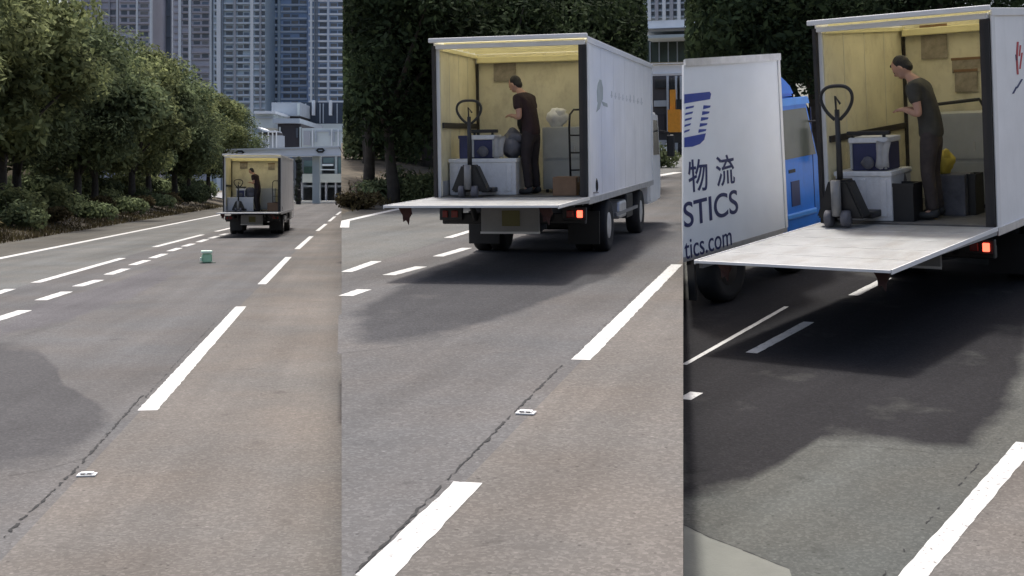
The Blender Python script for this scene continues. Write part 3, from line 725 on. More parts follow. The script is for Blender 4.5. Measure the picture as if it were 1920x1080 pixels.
at_box(MB(), 480, 512, 219, 222, 379.4, .5).build('band', GB, e)
tag(e, 'small pale pavilion with a flat white roof right of the trees', 'building')
e = empty('walkway_shelter', W1)
b = MB(); Y = 300
pts = [(wx(484+ i*4.5, Y), Y, wz(240 + (i-3)**2*-0.25 + i*1.2, Y)) for i in range(8)]
for p, q in zip(pts, pts[1:]): b.prism([p, q, (q[0], q[1], q[2]-.4), (p[0], p[1], p[2]-.4)], (0, 9, 0))
b.build('curved_roof', PWHITE, e)
for pc in (492, 503, 511, 518): at_box(MB(), pc-1, pc+1, 246, 292, 301, .4).build('post', FIN, e)
at_box(MB(), 484, 522, 248, 252, 302, 6).build('dark_fascia', BRN, e); at_box(MB(), 478, 520, 252, 292, 309, 10).build('back_wall', GB, e)
tag(e, 'walkway shelter with curved white roof left of the brown hall', 'shelter')

# footbridge with hexagon plates
def hexplate(parent, c, s, yv=0):
    def hx(k, y): return [(c[0]+s*k*px_, y, c[2]+s*.62*k*pz) for px_, pz in ((-1, 0), (-.5, .85), (.5, .85), (1, 0), (.5, -.85), (-.5, -.85))]
    h1 = MB().prism(hx(1.25, c[1]), (0, .06, 0)).build('hexagon_plate', PWHITE, parent)
    MB().prism(hx(.95, c[1]-.03), (0, .03, 0)).build('hexagon_face', M['black'], h1)
    MB().box(c[0]-s*.4, c[0]+s*.4, c[1]-.05, c[1]-.03, c[2]-s*.1, c[2]+s*.1).build('hexagon_bar', GB, h1)
e = empty('footbridge', W1); Y = 140
xa, xb = wx(405, Y), wx(700, Y)
def brz(x, top): t = (x-xa)/(xb-xa); return wz((281-8*t) if top else (295-4.5*t), Y)
MB().prism([(xa, Y, brz(xa, 0)), (xb, Y, brz(xb, 0)), (xb, Y, brz(xb, 1)), (xa, Y, brz(xa, 1))], (0, 3.2, 0)).build('deck_beam', mat('bridge_beam', (0.78, 0.80, 0.82), .6, var=.07, scale=.4), e)
MB().prism([(xa, Y-.12, brz(xa, 1)-.12), (xb, Y-.12, brz(xb, 1)-.12), (xb, Y-.12, brz(xb, 1)+.06), (xa, Y-.12, brz(xa, 1)+.06)], (0, .3, 0)).build('top_rail', PWHITE, e)
MB().prism([(xa, Y-.12, brz(xa, 0)-.04), (xb, Y-.12, brz(xb, 0)-.04), (xb, Y-.12, brz(xb, 0)+.12), (xa, Y-.12, brz(xa, 0)+.12)], (0, .3, 0)).build('bottom_rail', PWHITE, e)
for pc in (450, 601): hexplate(e, (wx(pc, Y), Y-.08, wz(286 if pc < 500 else 282, Y)), .56)
for pc in (420, 590, 660): MB().box(wx(pc, Y)-.4, wx(pc, Y)+.4, Y+.8, Y+1.8, 0, brz(wx(pc, Y), 0)).build('pier', PALE, e)
tag(e, 'pale footbridge beam with dark hexagon plates behind the small truck', 'footbridge')
# shop front below the footbridge
e = empty('shop_building', W1); Y = 152
at_box(MB(), 548, 700, 288, 382, Y, 25).build('wall', mat('shop_wall', (0.12, 0.14, 0.16), .7, var=.15, scale=.4), e)
at_box(MB(), 567, 700, 326, 342, Y-2.5, 2.5).build('canopy', mat('canopy_pale', (0.48, 0.52, 0.49), .6, var=.08, scale=.5), e)
at_box(MB(), 568, 700, 347, 351, Y-1.2, 1.2).build('fascia', GB, e)
for a, b_, c, d, mm in ((570, 592, 301, 312, TEALG), (570, 592, 313, 325, mat('green_glass', (0.05, 0.09, 0.075), .2, var=.2)), (606, 626, 296, 306, TEALG), (606, 626, 311, 317, M['glass']), (606, 626, 319, 325, M['glass']), (634, 660, 296, 325, TEALG)):
    at_box(MB(), a, b_, c, d, Y-.12, .1).build('window', mm, e)
for a, b_, c, d in ((604, 624, 307.5, 311), (600, 628, 317.3, 319)): at_box(MB(), a, b_, c, d, Y-.5, .5).build('window_ledge', PWHITE, e)
for pc, ww in ((594.5, 2), (601, 4), (630, 4)): at_box(MB(), pc-ww/2, pc+ww/2, 292, 326, Y-.35, .34).build('pilaster', mat('pilaster', (0.35, 0.40, 0.42), .6, var=.1), e)
for pc, ww in ((566, 2), (598, 5), (611, 3), (629, 2.5), (652, 3)): at_box(MB(), pc-ww/2, pc+ww/2, 342, 382, Y-2.2, .8).build('pillar', GB if ww > 3 else FING, e)
for a, b_ in ((570, 594), (602, 609), (614, 627), (632, 650)): at_box(MB(), a, b_, 353, 381, Y-.3, .25).build('shop_window', M['glass'], e)
MB().box(wx(540, Y), wx(705, Y), Y-6, Y-2.4, 0, .22).build('kerb', mat('kerb_white', (0.62, 0.63, 0.62), .7, var=.06), e)
tag(e, 'glazed shop building with pale canopy below the footbridge', 'building')
e = empty('planted_column', W1)
at_box(MB(), 555, 563, 296, 383, 134, .5).build('pole', BRN, e)
for i in range(7): MB().blob((wx(559.5, 134)+math.sin(i)*.1, 134.1, wz(300+i*12, 134)), (.35, .35, .45), i, .3).build('ivy_clump', mat('ivy', (0.02, 0.028, 0.018), .9, var=.5, scale=6, bump=1, bscale=9), e)
tag(e, 'dark ivy-covered pole right of the small truck', 'pole')

# far building on the second stretch, right of the middle truck
def b2box(b, px0, px1, py0, py1, Y, dep):
    p, q = B2.aty(px0, py1, Y), B2.aty(px1, py0, Y); b.box(p.x, q.x, Y, Y+dep, p.z, q.z); return b
e = empty('station_building', B2.M)
b2box(MB(), 1206, 1330, 35, 60, 150, 30).build('canopy_upper', PWHITE, e)
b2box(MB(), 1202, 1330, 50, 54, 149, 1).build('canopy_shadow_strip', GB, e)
b2box(MB(), 1210, 1330, 62, 72, 149.5, 30).build('canopy_lower', PALE, e)
b2box(MB(), 1200, 1330, 72, 118, 156, 30).build('glass_wall', mat('green_wall', (0.05, 0.075, 0.065), .25, var=.2, scale=.5), e)
for i in range(4): b2box(MB(), 1218+i*17, 1219.5+i*17, 78, 116, 155.6, .3).build('mullion', GB, e)
tag(e, 'station building with stacked pale canopies above the right end of the middle truck', 'building')
e = empty('tower_block', B2.M)
b2box(MB(), 1195, 1340, -300, 40, 420, 40).build('wall', TWB, e)
for i in range(9): b2box(MB(), 1200+i*14, 1203+i*14, -300, 38, 418.5, 1.6).build('fin', FIN if i % 2 else FING, e)
for i in range(14):
    b2box(MB(), 1196, 1339, 30-i*13, 33-i*13, 419.2, .8).build('floor_band', BANDM, e)
    for k in range(6): b2box(MB(), 1205+k*14, 1212+k*14, 21-i*13, 29-i*13, 419.7, .35).build('window', PANE, e)
tag(e, 'bluish tower block at the top right corner of the middle road', 'tower block', 'residential towers behind the trees')
e = empty('footbridge', B2.M)
b2box(MB(), 1150, 1340, 119, 141, 120, 3.5).build('deck_beam', MATS['bridge_beam'], e)
b2box(MB(), 1150, 1340, 117, 121, 119.7, .3).build('top_rail', PWHITE, e); b2box(MB(), 1150, 1340, 139, 142, 119.7, .3).build('bottom_rail', PWHITE, e)
for pc in (1180, 1310): b2box(MB(), pc-7, pc+7, 141, 288, 120.6, 1.2).build('pier', PALE, e)
tag(e, 'pale footbridge beam right of the middle truck', 'footbridge')
e = empty('shop_building', B2.M)
b2box(MB(), 1140, 1345, 138, 288, 128, 15).build('wall', mat('shop_dark', (0.045, 0.045, 0.055), .5, var=.3, scale=.5), e)
for a, b_, c, d, mm in ((1228, 1250, 148, 165, M['glass']), (1255, 1275, 146, 172, M['glass']), (1226, 1252, 188, 200, GB), (1228, 1246, 214, 250, BRN), (1226, 1278, 262, 284, FING)): b2box(MB(), a, b_, c, d, 127.7, .25).build('panel', mm, e)
for pc in (1252, 1268, 1277): b2box(MB(), pc-1.2, pc+1.2, 142, 285, 127.4, .5).build('pillar', GB, e)
tag(e, 'dark shop front under the footbridge right of the middle truck', 'building')
e = empty('site_loader', B2.M)
org = mat('orange_paint', (0.62, 0.25, 0.015), .45, var=.12)
def s2(px, py, Y=116): return B2.aty(px, py, Y)
b2box(MB(), 1252, 1275, 205, 248, 116, 2).build('body', org, e)
b2box(MB(), 1256, 1266, 168, 206, 116.4, .6).build('mast', org, e)
b2box(MB(), 1268, 1277, 186, 206, 116.3, 1.2).build('cab', M['glass'], e)
p = s2(1263, 262); 
for dx in (-.5, .6): MB().lathe_x([(-.2, .3), (-.2, .62), (.2, .62), (.2, .3)], 20, (p.x+dx, 116.6, .62)).build('wheel', M['rubber'], e)
b2box(MB(), 1250, 1278, 248, 268, 116.2, 1.6).build('chassis', M['black'], e)
tag(e, 'orange wheeled loader under the footbridge right of the middle truck', 'loader')
e = empty('white_scooter', B2.M)
p = s2(1240, 286, 110)
for dx in (-.55, .55): MB().tube([(p.x+dx+.26*math.cos(t), 110, .28+.26*math.sin(t)) for t in [k*.52 for k in range(12)]], .06, 6, True).build('wheel', M['rubber'], e)
MB().prism([(p.x-.7, 109.9, .45), (p.x+.5, 109.9, .45), (p.x+.7, 109.9, 1.15), (p.x+.45, 109.9, 1.15), (p.x+.2, 109.9, .62), (p.x-.1, 109.9, .85), (p.x-.75, 109.9, .9)], (0, .3, 0)).build('body', PWHITE, e)
MB().tube([(p.x+.45, 109.7, 1.25), (p.x+.5, 110.1, 1.2), (p.x+.45, 110.5, 1.25)], .04, 6).build('handlebar', M['black'], e)
tag(e, 'small white scooter in front of the dark shop', 'scooter')

# ------------------------------------------------------------------ trucks
def eval_mesh(o, name, m, smooth=True):
    dg = bpy.context.evaluated_depsgraph_get(); me = bpy.data.meshes.new_from_object(o.evaluated_get(dg)); me.name = name
    me.materials.clear(); me.materials.append(m)
    if smooth: me.shade_smooth()
    bpy.data.objects.remove(o); return me
def wheel(parent, x, y, w_, r=.42, side=1, rim='alu'):
    b = MB(); hw = w_/2
    b.lathe_x([(-hw*.8, r*.58), (-hw, r*.75), (-hw*.95, r*.93), (-hw*.7, r), (hw*.7, r), (hw*.95, r*.93), (hw, r*.75), (hw*.8, r*.58)], 32, (x, y, r))
    t = b.build('wheel', M['rubber'], parent, True)
    xo = x + side*hw*.62
    MB().lathe_x([(-.03, r*.57), (.03*side if side > 0 else .03, r*.5), (.05 if side > 0 else .05, r*.2)] if side > 0 else [(-.05, r*.2), (-.03, r*.5), (.03, r*.57)], 24, (xo, y, r)).build('rim', M[rim], t)
    return t

def truck(bay, tx, ty, W, H, L, li, lift, label, s3=False, lit=True, rz=0.0):
    zf, hw = .95, W/2
    e = empty('delivery_truck', bay.T(tx, ty, 0, rz))
    zt = zf + H
    # walls and their inner linings
    rw = MB().box(hw-.045, hw, .04, L, zf-.06, zt-.02).build('side_wall', M['white'], e)
    MB().box(hw-.055, hw-.047, .1, li, zf, zt-.06).build('lining', M['bulk'], rw)
    lw = MB().box(-hw, -hw+.045, .04, L, zf-.06, zt-.02).build('side_wall', M['white'], e)
    ln = MB().box(-hw+.047, -hw+.056, .06, li, zf+.0, zt-.1).build('lining', M['cream'], lw)
    MB().box(-hw+.058, -hw+.085, .1, li-.02, zf+.98, zf+1.06).build('lashing_rail', M['seal'], lw)
    MB().box(-hw+.05, -hw+.09, .08, li, zt-.12, zt-.07).build('top_batten', M['yellow'], lw)
    # white rails round the box
    MB().box(hw+.001, hw+.022, .0, L, zt-.07, zt+.02, bev=.006).build('top_rail', M['trim'], e)
    MB().box(hw+.001, hw+.020, .0, L, zf-.12, zf-.02, bev=.006).build('bottom_rail', M['alu'], e)
    MB().box(hw+.001, hw+.018, -.02, .10, zf-.02, zt-.07, bev=.004).build('corner_strip', M['trim'], e)
    MB().box(hw+.001, hw+.018, L-.08, L+.02, zf-.02, zt-.07, bev=.004).build('corner_strip', M['trim'], e)
    MB().box(-hw-.02, -hw-.001, .0, L, zt-.07, zt+.02).build('top_rail', M['trim'], e)
    for k in range(1, int(L/1.15)):
        MB().box(hw+.001, hw+.0025, k*1.15-.012, k*1.15+.012, zf-.02, zt-.07).build('panel_joint', M['white'], rw)
    for k in range(1, 4): MB().box(-hw+.0565, -hw+.061, k*li/4-.01, k*li/4+.01, zf+.01, zt-.1).build('lining_joint', M['bulk'], lw)
    MB().box(-hw+.0565, -hw+.063, .06, li-.03, zf, zf+.22).build('kick_plate', M['alu'], lw)
    # bulkhead, front wall, floor
    bk = MB().box(-hw+.06, hw-.06, li, li+.04, zf, zt-.05).build('bulkhead', M['bulk'], e)
    MB().box(-hw+.058, -hw+.1, li-.03, li-.001, zf+.02, zt-.2).build('corner_post', M['seal'], bk)
    MB().box(-hw+.1, hw-.06, li-.12, li-.002, zt-.2, zt-.1, bev=.015).build('light_beam', M['yellow'], bk)
    MB().box(-hw+.05, hw-.05, L-.05, L, zf-.05, zt-.03).build('front_wall', M['white'], e)
    MB().box(-hw+.046, hw-.046, .0, L-.06, zf-.09, zf-.002).build('cargo_floor', M['floor'], e)
    # roof: translucent skin over bows
    rf = MB().box(-hw, hw, -.1, L, zt, zt+.012).build('roof', M['roof'], e)
    n = 9 if s3 else 6
    for i in range(n):
        y = .14 + (li-.3)*i/(n-1)
        MB().box(-hw+.09, hw-.06, y, y+.035, zt-.055, zt-.002).build('roof_bow', M['yellow'], rf)
    MB().box(-hw-.06, hw+.03, -.14, -.06, zt-.012, zt+.05, bev=.01).build('rear_edge', M['trim'], rf)
    # rear frame
    MB().box(-hw+.02, hw-.02, -.055, .035, zt-.10, zt-.035, bev=.008).build('header', M['trim'], e)
    MB().box(-hw-.045, -hw+.0, -.03, .05, zf-.06, zt-.05).build('door_post', M['seal'], e)
    MB().box(hw-.11, hw-.005, -.045, .035, zf-.06, zt-.1).build('door_post', M['seal'], e)
    MB().box(hw-.05, hw+.0, -.06, -.046, zf+.02, zt-.15).build('door_seal', M['black'], e)
    # tail lift
    pf = MB(); pf.prism([(-hw-.02, -lift, zf-.03), (-hw-.02, -.06, zf-.10), (-hw-.02, -.06, zf-.012), (-hw-.02, -lift, zf-.012)], (W+.04, 0, 0))
    pl = pf.build('tail_lift', M['lift'], e)
    MB().box(-hw-.02, hw+.02, -lift-.02, -lift-.001, zf-.035, zf-.008).build('edge_strip', M['trim'], pl)
    for sx in (-1, 1):
        MB().box(sx*(hw+.021), sx*(hw+.035), -lift, -.07, zf-.05, zf-.005).build('side_strip', M['trim'], pl)
        MB().tube([(sx*.55, -.15, zf-.1), (sx*.55, .05, zf-.32), (sx*.55, .7, zf-.36)], .045, 8).build('lift_arm', M['black'], pl)
        fx = sx*(hw-.18)
        fb = MB(); fb.prism([(fx-.10, -lift+.25, zf-.05), (fx+.07, -lift+.25, zf-.05), (fx+.075, -lift+.27, zf-.13), (fx+.045, -lift+.26, zf-.18), (fx+.035, -lift+.25, zf-.27), (fx+.005, -lift+.24, zf-.21), (fx-.035, -lift+.24, zf-.23), (fx-.05, -lift+.26, zf-.15)], (0, .012, 0)); fb.build('warning_flag', M['flag'], pl)
    for hx in (-hw+.25, -.2, .3, hw-.25): MB().tube([(hx-.09, -.06, zf-.05), (hx+.09, -.06, zf-.05)], .035, 8).build('hinge', M['grey'], pl)
    for k in range(1, 5): MB().box(-hw+.05, hw-.05, -lift*k/5-.006, -lift*k/5+.006, zf-.0118, zf-.0095).build('tread_bar', M['alu'], pl)
    # underside; wheel, boxes, cover and guards are added to block light from ahead
    MB().lathe_x([(-.11, .2), (-.11, .36), (.11, .36), (.11, .2)], 20, (0, 0, 0)).build('light_block_wheel', M['rubber'], e).matrix_local = Matrix.Translation((-.05, .85, zf-.42)) @ Matrix.Rotation(math.pi/2, 4, 'Y')
    MB().box(-hw+.05, -hw+.45, 3.0, 4.3, .38, .8, bev=.03).build('light_block_left', M['black'], e)
    MB().box(hw-.45, hw-.05, 3.9, 4.6, .38, .8, bev=.03).build('light_block_right', M['black'], e)
    MB().box(-.38, .38, 2.4, L, .45, .8, bev=.05).build('light_block_middle', M['black'], e)
    for sx in (-1, 1): MB().box(sx*(hw-.3)-.28, sx*(hw-.3)+.28, 1.5, 2.5, .84, .86).build('light_block_guard', M['black'], e)
    for sx in (-.4, .4): MB().box(sx-.05, sx+.05, .1, L+.9, zf-.32, zf-.1).build('chassis_rail', M['black'], e)
    for yy in (.6, 1.6, 3.2, 4.6): MB().box(-.9, .9, yy, yy+.08, zf-.17, zf-.09).build('cross_member', M['black'], e)
    MB().box(-hw+.05, hw-.05, .04, .14, zf-.4, zf-.24, bev=.02).build('bumper', M['black'], e)
    pp = MB().box(-.45, .4, -.03, .02, zf-.52, zf-.14, bev=.01).build('plate_panel', M['plate'], e)
    MB().box(-.14, .12, -.045, -.031, zf-.42, zf-.2, bev=.004).build('number_plate', M['yplate'], pp)
    MB().box(-.46, .41, -.034, -.031, zf-.53, zf-.5).build('lower_edge', M['trim'], pp)
    # lamps
    for sx in (-1, 1):
        lb = MB().box(sx*(hw-.2)-.17, sx*(hw-.2)+.17, -.02, .05, zf-.34, zf-.16, bev=.012).build('lamp_housing', M['black'], e)
        c = sx*(hw-.12)
        MB().box(c-.04, c+.04, -.045, -.021, zf-.30, zf-.20, bev=.01).build('tail_lamp', M['redlit'] if (sx > 0 and lit) else M['red'], lb)
        MB().box(c-sx*.14-.05, c-sx*.14+.05, -.04, -.021, zf-.3, zf-.2, bev=.01).build('side_lamp', M['red'], lb)
        MB().box(sx*(hw-.32)-.24, sx*(hw-.32)+.24, 1.32, 1.35, .16, .66).build('mud_flap', M['black'], e)
    # wheels
    for sx in (-1, 1):
        for o_ in (.13, .40): wheel(e, sx*(hw-.02-o_), 2.0, .25, .40, sx)
        wheel(e, sx*(hw-.16), min(5.6, L-1.0), .26, .40, sx)
    MB().tube([(-.9, 2.0, .4), (.9, 2.0, .4)], .07, 8).build('rear_axle', M['black'], e)
    MB().box(hw-.42, hw-.04, 3.1, 3.8, .42, .72, bev=.05).build('fuel_tank', M['alu'], e)
    MB().box(hw-.06, hw-.02, 2.6, min(5, L-1.6), .5, .55).build('side_guard', M['grey'], e)
    MB().box(-hw+.02, -hw+.06, 2.6, min(5, L-1.6), .5, .55).build('side_guard', M['grey'], e)
    # cab
    cw = hw-.06; y0 = L+.08
    cb = MB(); cb.prism([(-cw, y0, .45), (-cw, y0+1.6, .45), (-cw, y0+1.72, .75), (-cw, y0+1.66, 1.35), (-cw, y0+1.3, 2.25), (-cw, y0+.1, 2.3), (-cw, y0, 2.2)], (2*cw, 0, 0))
    bmesh.ops.bevel(cb.bm, geom=cb.bm.edges[:], offset=.05, segments=2, affect='EDGES')
    cbo = cb.build('cab', M['white'], e)
    MB().prism([(cw+.004, y0+.35, 1.4), (cw+.004, y0+1.5, 1.4), (cw+.004, y0+1.22, 2.1), (cw+.004, y0+.35, 2.1)], (-.02, 0, 0)).build('side_window', M['glass'], cbo)
    MB().prism([(-cw-.004, y0+.35, 1.4), (-cw-.004, y0+1.5, 1.4), (-cw-.004, y0+1.22, 2.1), (-cw-.004, y0+.35, 2.1)], (.02, 0, 0)).build('side_window', M['glass'], cbo)
    MB().box(-.85, .85, y0+1.5, y0+1.55, 1.45, 2.1, mtx=None).build('windscreen', M['glass'], cbo)
    mr = MB().box(hw+.1, hw+.26, y0+1.45, y0+1.52, 1.35, 1.8, bev=.03).build('mirror', M['black'], cbo)
    MB().tube([(cw, y0+1.4, 1.9), (hw+.15, y0+1.5, 1.85), (hw+.18, y0+1.49, 1.75)], .015, 6).build('mirror_arm', M['black'], mr)
    return tag(e, label, 'truck', 'delivery trucks with the tail lift lowered')

K3 = .92
G1 = (B1, -4.78, 49.4, 2.2, 2.225, 7.4, 1.93, 2.23); G2 = (B2, -4.186, 16.84, 2.2, 2.205, 6.92, 1.97, 2.19); G3 = (B3, -5.785, 14.146, 2.11, 2.45, 6.7*K3, 2.737*K3, 3.331*K3)
truck1 = truck(*G1, 'small distant white box truck with open back, on the left road', lit=False)
truck2 = truck(*G2, 'white box truck with open back and lowered tail lift, middle of the picture')
truck3 = truck(*G3, 'white box truck with open back cut off by the right edge, beside the blue cab', s3=True)

# pale emblem and worn lettering strokes on the middle truck's side
def side_shape(tr, W, polys, m, name):
    b = MB()
    for P in polys: b.prism([(W/2+.001, y, z) for y, z in P], (.004, 0, 0))
    return b.build(name, m, tr)
GRN = mat('faded_green_ink', (0.40, 0.43, 0.40), .6, var=.2); GRY = mat('faded_grey_ink', (0.66, 0.67, 0.67), .6, var=.2)
def y2(px, py):
    p = B2.atx(px, py, G2[1]+1.1); return (p.y-G2[2], p.z)
side_shape(truck2, 2.2, [[y2(*q) for q in ((1124, 149), (1127, 150), (1130, 165), (1130, 186), (1127, 192), (1120, 192), (1119, 170), (1121, 156))],
                         [y2(*q) for q in ((1121, 192), (1127, 192), (1124, 204), (1118, 210))], [y2(*q) for q in ((1128, 190), (1138, 194), (1139, 201), (1131, 198))]], GRN, 'emblem')
st = []
rdl = random.Random(3)
for i in range(9):
    px = 1145 + i*7; yy = 172 + i*1.6
    st.append([y2(px, yy+6), y2(px+4, yy+7), y2(px+4, yy+9), y2(px, yy+8)])
    st.append([y2(px+1, yy+rdl.uniform(-3, 3)), y2(px+2.4, yy), y2(px+2.4, yy+12), y2(px+1, yy+11)])
side_shape(truck2, 2.2, st, GRY, 'worn_lettering')
# red and black emblem on the right truck's side, cut by the picture edge
def y3(px, py):
    p = B3.atx(px, py, G3[1]+1.055); return (p.y-G3[2], p.z)
def stroke(pts, w_):
    return [[y3(a[0]-w_, a[1]-w_), y3(a[0]+w_, a[1]-w_), y3(b_[0]+w_, b_[1]+w_), y3(b_[0]-w_, b_[1]+w_)] for a, b_ in zip(pts, pts[1:])]
RI = mat('red_ink', (0.45, 0.02, 0.03), .5, var=.1)
side_shape(truck3, 2.11, stroke([(1908, 80), (1906, 110), (1908, 138)], 1.6) + stroke([(1913, 86), (1911, 104)], 1.2) + stroke([(1916, 100), (1912, 128)], 1.2) + stroke([(1922, 80), (1926, 140)], 1.4), RI, 'emblem')
side_shape(truck3, 2.11, stroke([(1916, 150), (1906, 164), (1899, 174)], 1.6), M['ink'], 'emblem_stroke')
side_shape(truck3, 2.11, stroke([(1905, 104), (1906, 112)], 1.5), M['ink'], 'emblem_dot')

# ------------------------------------------------------------------ load inside the trucks
def place(G, x, y, z=0.0, rz=0.0, zf=.95): return G[0].T(G[1]+x, G[2]+y, zf+z, rz)
def pallet_jack(mtx, label, ang=0.0):
    e = empty('pallet_jack', mtx)
    cps = [(-.03, .96), (-.11, 1.03), (-.165, 1.12), (-.16, 1.20), (-.10, 1.25), (0, 1.262), (.10, 1.25), (.16, 1.20), (.165, 1.12), (.11, 1.03), (.03, .96)]
    sm = []
    for q in range(len(cps)-1):
        p0_, p1_, p2_, p3_ = cps[max(q-1, 0)], cps[q], cps[q+1], cps[min(q+2, len(cps)-1)]
        for t in (0, .25, .5, .75): sm.append(tuple(.5*(2*p1_[c] + (p2_[c]-p0_[c])*t + (2*p0_[c]-5*p1_[c]+4*p2_[c]-p3_[c])*t*t + (3*p1_[c]-p0_[c]-3*p2_[c]+p3_[c])*t**3) for c in (0, 1)))
    lp = MB().tube([(a_, 0, b_) for a_, b_ in sm + [cps[-1]]], .017, 8)
    h = lp.build('handle_loop', M['black'], e, True)
    MB().tube([(0, -.02, 1.0), (.0, -.03, 1.17), (.05, -.03, 1.1)], .013, 6).build('release_lever', M['black'], h)
    MB().tube([(0, 0, .28), (0, 0, 1.05)], [.034, .026], 10).build('shaft', M['black'], e, True)
    b = MB(); b.prism([(-.10, -.08, .42), (.10, -.08, .42), (.26, -.05, .07), (-.26, -.05, .07)], (0, .22, 0)); bmesh.ops.bevel(b.bm, geom=b.bm.edges[:], offset=.02, segments=2, affect='EDGES'); b.build('pump_housing', M['black'], e)
    MB().tube([(0, -.12, .1), (0, -.12, .42)], .05, 12).build('cylinder', M['grey'], e, True)
    for sx in (-1, 1):
        MB().box(sx*.19-.08, sx*.19+.08, .16, 1.25, .05, .11, bev=.012).build('fork', M['black'], e)
        MB().lathe_x([(-.035, .03), (-.035, .075), (.035, .075), (.035, .03)], 18, (sx*.09, -.1, .075)).build('steer_wheel', M['greybag'], e, True)
        MB().lathe_x([(-.03, .015), (-.03, .04), (.03, .04), (.03, .015)], 14, (sx*.19, 1.15, .04)).build('fork_roller', M['cloth'], e, True)
    return tag(e, label, 'pallet jack', 'pallet jacks at the tail lifts')
def pale_crate(mtx, sx, sy, sz, label, seed=1):
    e = empty('white_crate', mtx)
    MB().box(-sx/2, sx/2, 0, sy, .0, sz, bev=.015).build('body', M['box'], e)
    MB().box(-sx/2-.012, sx/2+.012, -.012, sy+.012, sz-.045, sz+.012, bev=.008).build('rim', M['cloth'], e)
    for k in range(3): MB().box(-sx/2+.06+k*(sx-.2)/2, -sx/2+.14+k*(sx-.2)/2, -.014, -.001, .06, sz-.08, bev=.004).build('rib', M['box'], e)
    return tag(e, label, 'crate', 'pale crates behind the pallet jacks')
def bin_crate(mtx, sx, sy, sz, m, label, cat='bin', name='plastic_bin'):
    e = empty(name, mtx); b = MB(); t = .02
    b.prism([(-sx*.45, -sy*.45, 0), (sx*.45, -sy*.45, 0), (sx*.45, sy*.45, 0), (-sx*.45, sy*.45, 0)], (0, 0, .02))
    b.build('base', m, e)
    for nme, (xa, xb_, ya, yb) in dict(front_side=(-sx/2, sx/2, -sy/2, -sy/2+t), back_side=(-sx/2, sx/2, sy/2-t, sy/2), left_side=(-sx/2, -sx/2+t, -sy/2+t, sy/2-t), right_side=(sx/2-t, sx/2, -sy/2+t, sy/2-t)).items():
        MB().box(xa, xb_, ya, yb, .0, sz).build('side', m, e)
    MB().box(-sx/2-.012, sx/2+.012, -sy/2-.012, -sy/2, sz-.04, sz+.005).build('lip', m, e)
    return tag(e, label, cat)
def carton(mtx, sx, sy, sz, m, label):
    e = empty('carton', mtx)
    MB().box(-sx/2, sx/2, -sy/2, sy/2, 0, sz, bev=.006).build('body', m, e)
    MB().box(-sx/2-.002, sx/2+.002, -.03, .03, sz*.7, sz+.002).build('tape', M['plate'], e)
    for s_ in (-1, 1): MB().box(-sx/2+.01, sx/2-.01, s_*sy*.25-sy*.24, s_*sy*.25+sy*.24, sz+.001, sz+.006).build('flap', m, e)
    return tag(e, label, 'carton')
def hand_trolley(mtx, label):
    e = empty('hand_trolley', mtx)
    MB().tube([(-.16, 0, .12), (-.16, .05, .95), (-.14, .07, 1.15), (-.08, .08, 1.22), (.08, .08, 1.22), (.14, .07, 1.15), (.16, .05, .95), (.16, 0, .12)], .016, 8).build('frame', M['black'], e, True)
    for z in (.35, .6, .85): MB().tube([(-.16, .02, z), (.16, .02, z)], .012, 6).build('cross_bar', M['black'], e)
    MB().box(-.18, .18, -.24, .0, .02, .035).build('toe_plate', M['grey'], e)
    for sx in (-1, 1): MB().lathe_x([(-.025, .05), (-.025, .12), (.025, .12), (.025, .05)], 20, (sx*.21, .06, .12)).build('wheel', M['rubber'], e)
    return tag(e, label, 'hand trolley', 'hand trolleys in the trucks')
def cabinet(mtx, sx, sy, sz, label):
    e = empty('cabinet', mtx)
    MB().box(-sx/2, sx/2, 0, sy, .05, sz, bev=.01).build('body', M['cab'], e)
    MB().box(-sx/2+.02, sx/2-.02, -.012, -.001, .1, sz*.48).build('door_panel', M['cab'], e)
    MB().box(-sx/2+.02, sx/2-.02, -.012, -.001, sz*.52, sz-.03).build('door_panel', M['cab'], e)
    MB().tube([(sx*.3, -.02, sz*.6), (sx*.3, -.03, sz*.7)], .008, 6).build('handle', M['alu'], e)
    for x in (-sx/2+.04, sx/2-.08): MB().box(x, x+.04, .02, .06, 0, .05).build('foot', M['black'], e)
    return tag(e, label, 'cabinet', 'grey cabinets in the trucks')
def notice(mtx, sx, sz, label, m='paper'):
    e = empty('wall_notice', mtx)
    MB().box(-sx/2, sx/2, -.012, -.002, 0, sz).build('sheet', M[m], e)
    MB().box(-sx/2-.01, sx/2+.01, -.016, -.0125, sz-.03, sz+.005).build('strip', M['carton'], e)
    return tag(e, label, 'notice', 'notices on the bulkheads')
def bag(mtx, r, label, seed, m='greybag'):
    e = empty('soft_bag', mtx)
    MB().blob((0, 0, r[2]*.9), r, seed, .2, 3).build('bag_body', M[m], e, True)
    MB().blob((r[0]*.35, -r[1]*.4, r[2]*1.35), (r[0]*.5, r[1]*.5, r[2]*.5), seed+20, .3, 2).build('fold', M[m], e, True)
    return tag(e, label, 'bag', 'soft bags in the trucks')
def cloth(mtx, label, s=.3):
    b = MB(); n = 7; g = {}
    for i in range(n):
        for j in range(n):
            u, v = i/(n-1), j/(n-1)
            g[i, j] = b.bm.verts.new(((u-.5)*s*.5 + .012*math.sin(5*v+2*u) + .05*v, -.02 - .02*math.sin(11*u+2*v), s*(v-1)*1.0 + .02*math.cos(8*u)))
    for i in range(n-1):
        for j in range(n-1): b.bm.faces.new([g[i, j], g[i+1, j], g[i+1, j+1], g[i, j+1]])
    bmesh.ops.solidify(b.bm, geom=b.bm.faces[:], thickness=.012)
    o = b.build('white_rag', M['cloth'], None, True); o.matrix_world = mtx; return tag(o, label, 'rag', 'white rags on the crates')
